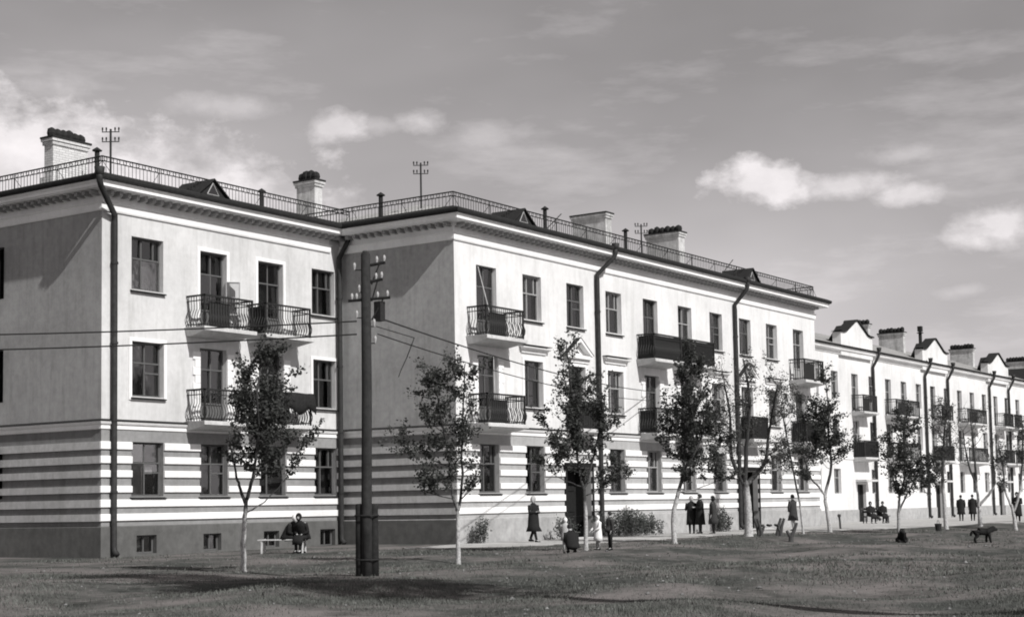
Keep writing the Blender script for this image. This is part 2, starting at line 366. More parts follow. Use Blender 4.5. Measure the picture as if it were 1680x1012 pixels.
# ------------------------------------------------------------------ building helpers
def facade_grid(m, P, du, inn, u1, z0, z1, ops, depth=.26, u0=0.):
    """wall plane with real openings and reveals; P corner (x,y), du direction, inn inward normal"""
    us = sorted({u0, u1, *[a for o in ops for a in o[:2]]}); zs = sorted({z0, z1, *[a for o in ops for a in o[2:4]]})
    us = [u for u in us if u0 <= u <= u1]; zs = [z for z in zs if z0 <= z <= z1]
    pt = lambda u, z, d=0.: (P[0]+du[0]*u+inn[0]*d, P[1]+du[1]*u+inn[1]*d, z)
    for a, b in zip(us, us[1:]):
        for c, d in zip(zs, zs[1:]):
            um, zm = (a+b)/2, (c+d)/2
            if any(o[0] < um < o[1] and o[2] < zm < o[3] for o in ops): continue
            m.add([pt(a, c), pt(b, c), pt(b, d), pt(a, d)], [(0, 1, 2, 3)])
    for (a, b, c, d) in ops:
        m.add([pt(a, c), pt(a, d), pt(a, d, depth), pt(a, c, depth)], [(0, 1, 2, 3)])
        m.add([pt(b, c), pt(b, c, depth), pt(b, d, depth), pt(b, d)], [(0, 1, 2, 3)])
        m.add([pt(a, d), pt(b, d), pt(b, d, depth), pt(a, d, depth)], [(0, 1, 2, 3)])
        m.add([pt(a, c), pt(a, c, depth), pt(b, c, depth), pt(b, c)], [(0, 1, 2, 3)])
CACHE = {}
def cached(key, fn):
    if key not in CACHE: CACHE[key] = fn()
    return CACHE[key]
def bars_layout(w, h, kind):
    """vertical bars (u, za, zb), horizontal bars (z, ua, ub), panes (ua, ub, za, zb), solid panels"""
    if kind == 'sash':
        t = .60*h; a, b = .40*w, .78*w
        return [(a, 0, h), (b, t, h)], [(t, 0, w)], [(0, a, 0, t), (a, w, 0, t), (0, a, t, h), (a, b, t, h), (b, w, t, h)], []
    if kind == 'sash2':
        t = .62*h; a = .5*w; e = .44*h
        return [(a, 0, h)], [(t, 0, w), (e, a, w)], [(0, a, 0, t), (a, w, 0, e), (a, w, e, t), (0, a, t, h), (a, w, t, h)], []
    if kind == 'door':
        t = .72*h; a = .52*w; p = .26*h
        return [(a, 0, h)], [(t, 0, w), (p, 0, w)], [(0, a, p, t), (a, w, p, t), (0, a, t, h), (a, w, t, h)], [(0, a, 0, p), (a, w, 0, p)]
    if kind == 'far':
        t = .64*h; a = .5*w
        return [(a, 0, h)], [(t, 0, w)], [(0, a, 0, t), (a, w, 0, t), (0, w, t, h)], []
    if kind == 'base':
        return [(.5*w, 0, h)], [], [(0, .5*w, 0, h), (.5*w, w, 0, h)], []
def window(parent, P, du, inn, u, z, w, h, kind='sash', sash=None, sill=True, surround=None, curtain=None, depth=.18, quoins=False, out=0.):
    """a window part with its own frame, panes, sill, curtain and painted surround"""
    sash = sash or SASH; rz = math.atan2(du[1], du[0]); o3 = ORG[parent.name]
    vb, hb, panes, solid = bars_layout(w, h, kind); t = .06; b = .026
    def frame():
        m = MB(); y0, y1 = depth, depth+.075
        m.box(.004, t, y0, y1, .004, h-.004); m.box(w-t, w-.004, y0, y1, .004, h-.004); m.box(t, w-t, y0, y1, .004, t); m.box(t, w-t, y0, y1, h-t, h-.004)
        for (x, a, c) in vb: m.box(x-b, x+b, y0-.012, y1-.01, max(a, t), min(c, h-t))
        for (zz, a, c) in hb: m.box(max(a, t), min(c, w-t), y0-.02, y1-.02, zz-b, zz+b)
        for (a, c, e, f) in solid: m.box(max(a, t)+.01, min(c, w-t)-.01, y0+.02, y1-.02, max(e, t), f)
        return m.mesh('window', sash)
    me = cached(('fr', w, h, kind, sash.name, depth), frame)
    loc = (P[0]+du[0]*u-o3[0], P[1]+du[1]*u-o3[1], z-o3[2])
    o = child('window' if kind != 'door' else 'balcony_door', me, parent, loc, rz)
    for (a, c, e, f) in panes:
        pw, ph = round(c-a-.07, 3), round(f-e-.07, 3)
        pm = cached(('pane', pw, ph), lambda: MB().box(0, pw, 0, .006, 0, ph).mesh('pane', GLASS))
        po = child('pane', pm, o, (a+.035, depth+.03, e+.035)); po.rotation_euler = (R(random.gauss(0, 1.0)), 0, R(random.gauss(0, 1.8)))
    if sill:
        sm = cached(('sill', w), lambda: MB().add([(-.06, -.10, -.055), (w+.06, -.10, -.055), (w+.06, depth, .012), (-.06, depth, .012), (-.06, -.10, -.095), (w+.06, -.10, -.095), (w+.06, -.003, -.095), (-.06, -.003, -.095)],
                    [(0, 1, 2, 3), (4, 5, 1, 0), (4, 0, 3, 7), (5, 6, 2, 1), (7, 6, 5, 4)]).mesh('sill', DARKM))
        child('sill', sm, o)
    if surround:
        sw = surround
        def sur():
            m = MB(); p = .035
            m.box(-sw, -.004, -p, .0, (-sw if kind != 'door' else 0), h+sw, ('+y',)); m.box(w+.004, w+sw, -p, .0, (-sw if kind != 'door' else 0), h+sw, ('+y',)); m.box(-.004, w+.004, -p, .0, h+.004, h+sw, ('+y',))
            if kind != 'door': m.box(-.004, w+.004, -p, .0, -sw, -.1, ('+y',))
            return m.mesh('surround', TRIM)
        child('surround', cached(('sur', w, h, kind, sw), sur), o)
    if quoins:
        qa = cached(('q', 1), lambda: MB().box(0, .34, -.05, 0, 0, .26, ('+y',)).mesh('quoin', TRIM)); qb = cached(('q', 2), lambda: MB().box(0, .24, -.05, 0, 0, .26, ('+y',)).mesh('quoin', TRIM))
        for i in range(int(h/.27)):
            wd = .34 if i % 2 == 0 else .24
            child('quoin', qa if i % 2 == 0 else qb, o, (-wd-.006-surround if surround else -wd-.006, 0, i*.27+.005)); child('quoin', qa if i % 2 == 0 else qb, o, (w+.006+(surround or 0), 0, i*.27+.005))
    if curtain:
        # folded cloth hanging behind the glass
        a, c, e, f = curtain
        def cur():
            m = MB(); n = 14; k = 0
            for i in range(n+1):
                x = (a+(c-a)*i/n)*w; y = depth+.2+.025*math.sin(i*1.9)+.012*math.sin(i*4.1)
                m.v += [(x, y, e*h), (x+.01*math.sin(i), y*1.0, f*h)]
            for i in range(n): m.f.append((2*i, 2*i+2, 2*i+3, 2*i+1))
            return m.mesh('curtain', CURT)
        child('curtain', cached(('cur', w, h, depth, curtain), cur), o)
    return o
def random_curtain(rs):
    t = rs.random()
    if t < .18: return None
    if t < .35: return (.55, .95, .08, .6)
    if t < .5: return (.08, .42, .05, .95)
    if t < .64: return (.62, .95, .05, .95)
    if t < .8: return (.08, .95, .05, .5)
    return (.05, .95, .05, .95)

def balcony(parent, P, u0, w, zt, dep=.85, screen=None, style='belly'):
    """slab on the front (-Y) facade with wrought-iron railing; P = (x,y) facade corner"""
    x0 = P[0]+u0; x1 = x0+w; y1 = P[1]; y0 = y1-dep; o = .12
    m = MB(); zb = zt-.13
    # slab with a moulded, tapering underside
    prof = [(y0-o+.02, zt), (y0-o, zt-.02), (y0-o, zb), (y0-o+.14, zb-.03), (y0-o+.18, zb-.05), (y1-.25, zb-.14), (y1, zb-.16)]
    ins = [0, 0, 0, .05, .09, .12, .12]; k = len(prof)
    for s_ in (0, 1):
        for (y, z), i_ in zip(prof, ins): m.v.append(((x0-o+i_) if s_ == 0 else (x1+o-i_), y, z))
        m.v.append(((x0-o) if s_ == 0 else (x1+o), y1, zt))
    n = k+1
    for i in range(k-1): m.f.append((i, n+i, n+i+1, i+1))
    m.f.append((n-1, 2*n-1, n, 0)); m.f.append(tuple(range(n))); m.f.append(tuple(reversed(range(n, 2*n))))
    b = m.build('balcony', CONC, parent)
    H = 1.07
    rail = MB(); pth = [(x0, y1, zt+H), (x0, y0, zt+H), (x1, y0, zt+H), (x1, y1, zt+H)]
    for a, c in zip(pth, pth[1:]):
        rail.box(min(a[0], c[0])-.028, max(a[0], c[0])+.028, min(a[1], c[1])-.028, max(a[1], c[1])+(.028 if c[1] == a[1] else 0), zt+H-.03, zt+H+.03)
    rail.build('handrail', IRON, b)
    for (hz, nm) in ((H-.17, 'upper_rail'), (.09, 'lower_rail')):
        rr = MB()
        for a, c in zip(pth, pth[1:]): rr.box(min(a[0], c[0])-.012, max(a[0], c[0])+.012, min(a[1], c[1])-.012, max(a[1], c[1])+.012, zt+hz-.016, zt+hz+.016)
        rr.build(nm, IRON, b)
    for xp in (x0, x1): MB().box(xp-.03, xp+.03, y0-.03, y0+.03, zt, zt+H-.03).build('corner_post', IRON, b)
    bars = MB()
    shape = [(0, .0), (.10, .02), (.22, .085), (.34, .10), (.48, .05), (.62, -.015), (.76, -.012), (.90, 0)] if style == 'belly' else [(0, 0), (.9, 0)]
    def run(a, c, nrm):
        ln = math.hypot(c[0]-a[0], c[1]-a[1]); k = max(2, int(ln/.125))
        for i in range(k+1):
            t = i/k; x = a[0]+(c[0]-a[0])*t; y = a[1]+(c[1]-a[1])*t
            bars.tube([(x+nrm[0]*d, y+nrm[1]*d, zt+z) for z, d in shape], .0165, 4, False)
            bars.tube([(x, y, zt+.9), (x, y, zt+H)], .019, 4, False)
    run((x0, y1-.1), (x0, y0), (-1, 0)); run((x0, y0), (x1, y0), (0, -1)); run((x1, y0), (x1, y1-.1), (1, 0))
    tag(bars.build('balusters', IRON, b), kind='stuff')
    if screen:
        sc = MB()
        if screen == 'full':
            sc.box(x0+.02, x1-.02, y0+.03, y0+.045, zt+.03, zt+H-.05); sc.box(x0+.03, x0+.045, y0+.06, y1-.05, zt+.03, zt+H-.05)
        elif screen == 'left':
            sc.box(x0+.03, x0+.045, y0+.06, y1-.05, zt+.03, zt+H-.08)
        elif screen == 'part':
            sc.box(x0+w*.12, x0+w*.55, y0+.05, y0+.065, zt+.03, zt+H-.2)
        sc.build('screen_panel', CANVAS, b)
    return b

def drainpipe(parent, x, y, z1, off=.75, foot=.1, lateral=0.):
    """funnel under the eave, two bends, then down the wall"""
    yo = y-.13
    m = MB(); m.tube([(x+lateral, y-off, z1+.25), (x+lateral, y-off, z1-.12), (x+lateral*.9, y-off+.05, z1-.28), (x, yo, z1-1.0), (x, yo, z1-1.25), (x, yo, foot+.3), (x, yo-.02, foot+.15), (x-.02, yo-.16, foot+.03)], [.11, .095, .095, .095, .10, .10, .10, .105], 10)
    p = m.build('drainpipe', PIPEM, parent, True)
    f = MB().tube([(x+lateral, y-off, z1+.05), (x+lateral, y-off, z1+.10), (x+lateral, y-off, z1+.32)], [.09, .14, .17], 10); f.build('funnel', PIPEM, p, True)
    for zc in (z1-2.6, z1-5.2, z1-7.7, z1-10.):
        MB().tube([(x, yo, zc), (x, yo, zc+.07)], .122, 10).build('collar', PIPEM, p)
        MB().box(x-.02, x+.02, yo, y+.01, zc+.02, zc+.05).build('bracket', PIPEM, p)
    return p

def hip_roof(m, x0, x1, y0, y1, z, pitch):
    h = (y1-y0)/2*math.tan(pitch); d = (y1-y0)/2
    m.add([(x0, y0, z), (x1, y0, z), (x1, y1, z), (x0, y1, z), (x0+d, y0+d, z+h), (x1-d, y0+d, z+h)], [(0, 1, 5, 4), (1, 2, 5), (2, 3, 4, 5), (3, 0, 4)])
def roof_seams(parent, roof, x0, x1, y0, y1, z, pitch, step=.75):
    """standing seams of the sheet-metal roof"""
    m = MB(); d = (y1-y0)/2; t = math.tan(pitch); x = x0+.4
    while x < x1-.3:
        r_ = min(d, x-x0, x1-x)
        m.add([(x-.012, y0, z), (x+.012, y0, z), (x+.012, y0+r_, z+r_*t), (x-.012, y0+r_, z+r_*t), (x-.012, y0, z+.035), (x+.012, y0, z+.035), (x+.012, y0+r_, z+r_*t+.035), (x-.012, y0+r_, z+r_*t+.035)],
              [(4, 5, 6, 7), (0, 4, 7, 3), (1, 2, 6, 5), (0, 1, 5, 4)]); x += step
    y = y0+.4
    while y < y1-.3:
        r_ = min(d, y-y0, y1-y)
        m.add([(x0, y-.012, z), (x0, y+.012, z), (x0+r_, y+.012, z+r_*t), (x0+r_, y-.012, z+r_*t), (x0, y-.012, z+.035), (x0, y+.012, z+.035), (x0+r_, y+.012, z+r_*t+.035), (x0+r_, y-.012, z+r_*t+.035)],
              [(4, 5, 6, 7), (0, 4, 7, 3), (1, 2, 6, 5), (0, 1, 5, 4)]); y += step
    tag(m.build('roof_seams', ROOFM, roof), kind='stuff')
def roof_railing(parent, pts, zb, zt, rings=True):
    rails = MB(); bars = MB()
    for a, c in zip(pts, pts[1:]):
        ln = math.hypot(c[0]-a[0], c[1]-a[1]); ux, uy = (c[0]-a[0])/ln, (c[1]-a[1])/ln
        for z in (zb+.06, zt-.15, zt):
            rails.tube([(a[0], a[1], z), (c[0], c[1], z)], .018 if z < zt else .026, 4)
        k = int(ln/2.2)
        for i in range(k+1):
            t = ln*i/k; x, y = a[0]+ux*t, a[1]+uy*t
            rails.tube([(x, y, zb-.18), (x, y, zt)], .02, 4)
            # stay bar back to the roof
            rails.tube([(x, y, zb+.45), (x+abs(uy)*.45, y+abs(ux)*.45, zb+.02)], .012, 4)
        k = int(ln/.16)
        for i in range(k+1):
            t = ln*i/k; x, y = a[0]+ux*t, a[1]+uy*t
            bars.tube([(x, y, zb+.06), (x, y, zt-.15 if (rings or i % 1) else zt)], .0125, 4, False)
        if rings:
            k = int(ln/.27)
            for i in range(k):
                t = ln*(i+.5)/k; x, y = a[0]+ux*t, a[1]+uy*t
                bars.tube([(x+ux*.068*math.cos(w), y+uy*.068*math.cos(w), zt-.075+.068*math.sin(w)) for w in [j*math.pi/4 for j in range(9)]], .015, 3, False)
        else:
            k = int(ln/.27)
    r_ = rails.build('roof_railing', IRON, parent); tag(bars.build('railing_bars', IRON, r_), kind='stuff')
def dormer(parent, xc, yf, zb, w=2.0, h=.85, pitch=R(17), eave=None):
    """low triangular dormer sitting just above the eave, with a louvred front"""
    yb = yf+h/math.tan(pitch)*.75; hw = w/2
    m = MB().add([(xc-hw, yf, zb), (xc+hw, yf, zb), (xc, yf, zb+h), (xc, yb, zb+h), (xc-hw, yf+.9, zb+.05), (xc+hw, yf+.9, zb+.05)], [(0, 2, 3, 4), (1, 5, 3, 2), (0, 1, 2), (0, 4, 5, 1), (4, 3, 5)])
    d = m.build('dormer', DARKM, parent)
    e = MB(); o = .1
    for sx in (-1, 1):
        a = Vector((xc+sx*(hw+.16), yf-o, zb-.02)); b = Vector((xc, yf-o, zb+h+.08)); c = Vector((xc, yb, zb+h+.08)); f = Vector((xc+sx*(hw+.16), yf+1.1, zb+.1))
        e.add([a, b, c, f, a-Vector((0, 0, .05)), b-Vector((0, 0, .05)), c-Vector((0, 0, .05)), f-Vector((0, 0, .05))], [(0, 1, 2, 3), (4, 7, 6, 5), (0, 4, 5, 1)])
    e.build('dormer_roof', DARKM, d)
    fr = MB()
    for a, b in (((xc-.28, zb+.12), (xc, zb+.12+.42)), ((xc, zb+.12+.42), (xc+.28, zb+.12)), ((xc+.28, zb+.12), (xc-.28, zb+.12))):
        fr.tube([(a[0], yf-.02, a[1]), (b[0], yf-.02, b[1])], .022, 4)
    fr.build('dormer_window_frame', SASHL, d)
    MB().add([(xc-.26, yf-.012, zb+.13), (xc+.26, yf-.012, zb+.13), (xc, yf-.012, zb+.5)], [(0, 1, 2)]).build('dormer_pane', GLASS, d)
def chimney(parent, x0, x1, y0, y1, zb, zt, pots=0, m_=None, axis='y'):
    m = MB(); m.box(x0, x1, y0, y1, zb, zt-.22); m.box(x0-.05, x1+.05, y0-.05, y1+.05, zt-.22, zt-.1); m.box(x0-.09, x1+.09, y0-.09, y1+.09, zt-.1, zt)
    c = m.build('chimney', m_ or BRICK2, parent)
    MB().box(x0-.11, x1+.11, y0-.11, y1+.11, zt+.003, zt+.07).build('chimney_cap', DARKM, c)
    for i in range(pots):
        t = (i+.5)/pots; px = x0+(x1-x0)*t if axis == 'x' else (x0+x1)/2; py = y0+(y1-y0)*t if axis == 'y' else (y0+y1)/2
        h = .30*random.uniform(.8, 1.2); rr = .19*random.uniform(.85, 1.1)
        MB().tube([(px, py, zt+.07), (px, py, zt+.07+h*.5), (px, py, zt+.07+h), (px+.02, py, zt+.07+h+.06)], [rr*.8, rr, rr*.85, rr*.3], 9).build('chimney_pot', DARKM, c)
def vent_pipe(parent, x, y, zb, zt, r_=.085):
    p = MB().tube([(x, y, zb), (x, y, zt)], r_, 9).build('vent_pipe', DARKM, parent)
    MB().tube([(x, y, zt+.02), (x, y, zt+.05), (x, y, zt+.16)], [r_*2.0, r_*2.0, .01], 9).build('vent_cap', DARKM, p)
def modillions(parent, x0, x1, y0, y1, z0, z1, step=.36, wd=.13, out=.40):
    m = MB(); x = x0+.1
    while x < x1:
        m.box(x-wd/2, x+wd/2, y0-out, y0+.01, z0, z1, ('+y',)); x += step
    y = y0+.1
    while y < y1:
        m.box(x0-out, x0+.01, y-wd/2, y+wd/2, z0, z1, ('+x',)); y += step
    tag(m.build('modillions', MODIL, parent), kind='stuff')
STR = [(3.46, 3.71), (3.01, 3.25), (2.56, 2.79), (2.07, 2.29), (1.60, 1.85), (1.16, 1.39)]
def stripes(wall, P, u1, back, ops, extra_right=0, p=.065, mt=None, left=True, right=False):
    mt = mt or TRIM
    for (za, zb) in STR:
        segs = [(-p if left else .0, u1+(p if right else 0))]
        for (a, b, c, d) in ops:
            if c < zb and d > za:
                n = []
                for (s0, s1) in segs:
                    if b <= s0 or a >= s1: n.append((s0, s1)); continue
                    if a > s0: n.append((s0, a-.004))
                    if b < s1: n.append((b+.004, s1))
                segs = n
        for (s0, s1) in segs:
            # front face slightly weathered: chamfered top and bottom edge
            x0, x1, y = P[0]+s0, P[0]+s1, P[1]; c = .015
            m = MB(); m.add([(x0, y, za), (x0, y-p+c, za), (x0, y-p, za+c), (x0, y-p, zb-c), (x0, y-p+c, zb), (x0, y, zb), (x1, y, za), (x1, y-p+c, za), (x1, y-p, za+c), (x1, y-p, zb-c), (x1, y-p+c, zb), (x1, y, zb)],
                            [(0, 6, 7, 1), (1, 7, 8, 2), (2, 8, 9, 3), (3, 9, 10, 4), (4, 10, 11, 5), (0, 1, 2, 3, 4, 5), (6, 11, 10, 9, 8, 7)])
            m.build('stripe', mt, wall)
        if left:
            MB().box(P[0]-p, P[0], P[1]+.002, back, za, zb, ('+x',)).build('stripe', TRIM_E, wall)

EX, EY = (1, 0), (0, 1)
X0, Y0, X1, Y1, X2 = 33.687, 38.768, 45.446, 33.324, 78.245
DEP = 12.
CORN = [(0, 11.17), (.05, 11.17), (.07, 11.22), (.07, 11.40), (.11, 11.45), (.02, 11.47), (.02, 11.66), (.10, 11.70), (.14, 11.80), (.55, 11.80), (.55, 11.83), (.60, 11.84), (.60, 11.93), (.66, 11.99), (.66, 12.02)]
BELT = [(0, 4.10), (.04, 4.12), (.04, 4.24), (.09, 4.27), (.12, 4.33), (.12, 4.36), (.0, 4.42)]
FLASH = [(.135, 4.355), (.135, 4.375), (0, 4.44)]
GUT = [(.62, 12.02), (.72, 12.03), (.75, 12.10), (.75, 12.18), (.55, 12.27), (.30, 12.34), (.1, 12.36)]

# ------------------------------------------------------------------ left wing
def left_wing():
    rs = random.Random(11)
    B = empty('apartment_building', (X0, Y0, 0), 'three-storey grey plastered wing with white striped ground floor, leftmost and set back', 'building')
    P = (X0, Y0); ln = X1-X0+.02
    W3 = [(1.25, 2.65, 8.75, 10.5), (10.12, 11.42, 8.75, 10.47)]; D3 = [(4.33, 5.62, 7.66, 10.4), (7.2, 8.52, 7.66, 10.4)]
    W2 = [(1.26, 2.66, 5.22, 7.03), (10.14, 11.44, 5.22, 7.03)]; D2 = [(4.33, 5.62, 4.46, 7.03), (7.2, 8.52, 4.46, 7.03)]
    W1 = [(1.26, 2.66, 1.95, 3.72), (4.32, 5.66, 1.95, 3.72), (7.25, 8.62, 1.95, 3.72), (10.2, 11.46, 1.95, 3.72)]
    BW = [(1.45, 2.32, .08, .68), (4.45, 5.3, .08, .66), (7.42, 8.22, .1, .68), (10.45, 11.3, .05, .68)]
    EW = [(4.9, 6.3, 8.73, 10.5), (4.9, 6.3, 5.2, 6.98), (4.9, 6.3, 1.95, 3.72)]
    ops = W3+D3+W2+D2+W1
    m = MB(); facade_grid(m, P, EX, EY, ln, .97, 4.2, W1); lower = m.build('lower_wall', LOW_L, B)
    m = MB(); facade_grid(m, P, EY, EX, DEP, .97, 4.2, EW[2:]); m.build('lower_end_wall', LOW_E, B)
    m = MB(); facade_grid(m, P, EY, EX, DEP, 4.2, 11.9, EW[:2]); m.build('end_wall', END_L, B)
    m = MB(); facade_grid(m, P, EX, EY, ln, 4.2, 11.9, W3+D3+W2+D2)
    wall = m.build('wall', WALL_L, B)
    MB().add([(X0, Y0+DEP, .97), (X1, Y0+DEP, .97), (X1, Y0+DEP, 11.9), (X0, Y0+DEP, 11.9)], [(0, 1, 2, 3)]).build('rear_wall', WALL_L, B)
    m = MB(); m.box(X0+.8, X1-.1, Y0+1.6, Y0+1.65, 0, 11.8); m.box(X0+1.6, X0+1.65, Y0+1.7, Y0+DEP-.1, 0, 11.8)
    for z in (4.0, 7.5): m.box(X0+.28, X1-.02, Y0+.28, Y0+1.6, z, z+.2)
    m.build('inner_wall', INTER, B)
    m = MB(); op2 = [(a-.0, b-.0, c, d) for a, b, c, d in BW]
    facade_grid(m, (X0-.045, Y0-.045), EX, EY, ln+.045, -.4, .97, [(a+.045, b+.045, c, d) for a, b, c, d in BW], .3)
    facade_grid(m, (X0-.045, Y0-.045), EY, EX, DEP, -.4, .97, [])
    m.add([(X0-.045, Y0-.045, .97), (X1, Y0-.045, .97), (X1, Y0, 1.0), (X0, Y0, 1.0), (X0-.045, Y0+DEP, .97), (X0, Y0+DEP, 1.0)], [(0, 1, 2, 3), (0, 3, 5, 4)])
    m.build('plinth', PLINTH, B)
    stripes(lower, P, ln-.02, Y0+DEP, W1)
    m = MB(); m.rect_sweep(X0, X1-.14, Y0, Y0+DEP, BELT); m.build('belt_course', TRIM, B)
    m = MB(); m.rect_sweep(X0, X1-.15, Y0, Y0+DEP, FLASH); m.build('belt_flashing', DARKM, B)
    m = MB(); m.rect_sweep(X0, X1-.67, Y0, Y0+DEP, CORN); m.build('cornice', TRIM, B)
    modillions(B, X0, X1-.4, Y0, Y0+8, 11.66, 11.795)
    m = MB(); m.rect_sweep(X0, X1-.77, Y0, Y0+DEP, GUT); m.build('gutter', DARKM, B)
    m = MB(); hip_roof(m, X0-.7, X1+7, Y0-.7, Y0+DEP+.7, 12.16, R(16)); roof = m.build('roof', ROOFM, B)
    roof_seams(B, roof, X0-.7, X1+.5, Y0-.7, Y0+DEP+.7, 12.16, R(16))
    for (o, k, s, q, cu) in ((W3[0], 'sash', None, 0, (.5, .92, .06, .5)), (W3[1], 'sash', None, 0, (.5, .92, .06, .55)), (D3[0], 'door', .13, 0, None), (D3[1], 'door', .13, 0, (.1, .4, .3, .95)),
                          (W2[0], 'sash2', .12, 0, (.5, .7, .06, .5)), (W2[1], 'sash', .12, 0, (.3, .6, .06, .9)), (D2[0], 'door', None, 1, (.1, .4, .3, .95)), (D2[1], 'door', None, 1, None),
                          (W1[0], 'sash2', None, 0, (.55, .9, .03, .55)), (W1[1], 'sash2', None, 0, (.6, .9, .03, .55)), (W1[2], 'sash', None, 0, (.45, .8, .03, .5)), (W1[3], 'sash', None, 0, (.5, .9, .03, .55))):
        window(B, P, EX, EY, o[0], o[2], round(o[1]-o[0], 3), round(o[3]-o[2], 3), k, None, k != 'door', s, cu, quoins=bool(q))
    for o in EW: window(B, (X0, Y0), EY, EX, o[0], o[2], round(o[1]-o[0], 3), round(o[3]-o[2], 3), 'sash2', None, False)
    # opened leaf of the upper balcony door
    lf = MB(); hw, hh = .46, 1.75; a = Vector((X0+5.6, Y0-.02, 7.68)); dr = Vector((.80, -.60, 0)); 
    def bar(m, p, q_): m.tube([p, q_], .03, 4)
    bar(lf, a, a+Vector((0, 0, hh))); bar(lf, a+dr*hw, a+dr*hw+Vector((0, 0, hh)))
    for t in (.03, .6, 1.2, hh): bar(lf, a+Vector((0, 0, t)), a+dr*hw+Vector((0, 0, t)))
    leaf = lf.build('door_leaf', SASHL, B)
    for t in (.6, 1.2):
        b_ = a+Vector((0, 0, t)); MB().add([b_, b_+dr*hw, b_+dr*hw+Vector((0, 0, .57)), b_+Vector((0, 0, .57))], [(0, 1, 2, 3)]).build('pane', GLASS, leaf)
    for i, o in enumerate(BW):
        window(B, (X0, Y0-.045), EX, EY, o[0], o[2], round(o[1]-o[0], 3), round(o[3]-o[2], 3), 'base', None, False)
    balcony(B, P, 3.72, 2.3, 7.66, screen='part'); balcony(B, P, 6.7, 2.34, 7.66, screen='left')
    balcony(B, P, 3.72, 2.3, 4.46, screen=None); balcony(B, P, 6.7, 2.34, 4.46, screen='part')
    drainpipe(B, X0+.42, Y0, 12.05, .72, .05, -1.15); drainpipe(B, X1-.25, Y0-.05, 12.0, .6, .1, .1)
    roof_railing(B, [(X0, Y0+11, ), (X0, Y0), (X1+.6, Y0)], 12.36, 12.95)
    dormer(B, X0+4.55, Y0-.42, 12.2, 1.5, .62)
    chimney(B, X0+1.05, X0+2.55, Y0+3.7, Y0+4.15, 12.4, 14.3, 6, BRICK, 'x')
    MB().box(X0+.94, X0+2.65, Y0+3.6, Y0+4.25, 12.4, 12.95).build('chimney_base', BRICK, B)
    vent_pipe(B, X0+1.6, Y0+2.1, 12.5, 13.68); vent_pipe(B, X0+9.55, Y0+2.0, 12.6, 13.52)
    return B
left_wing()

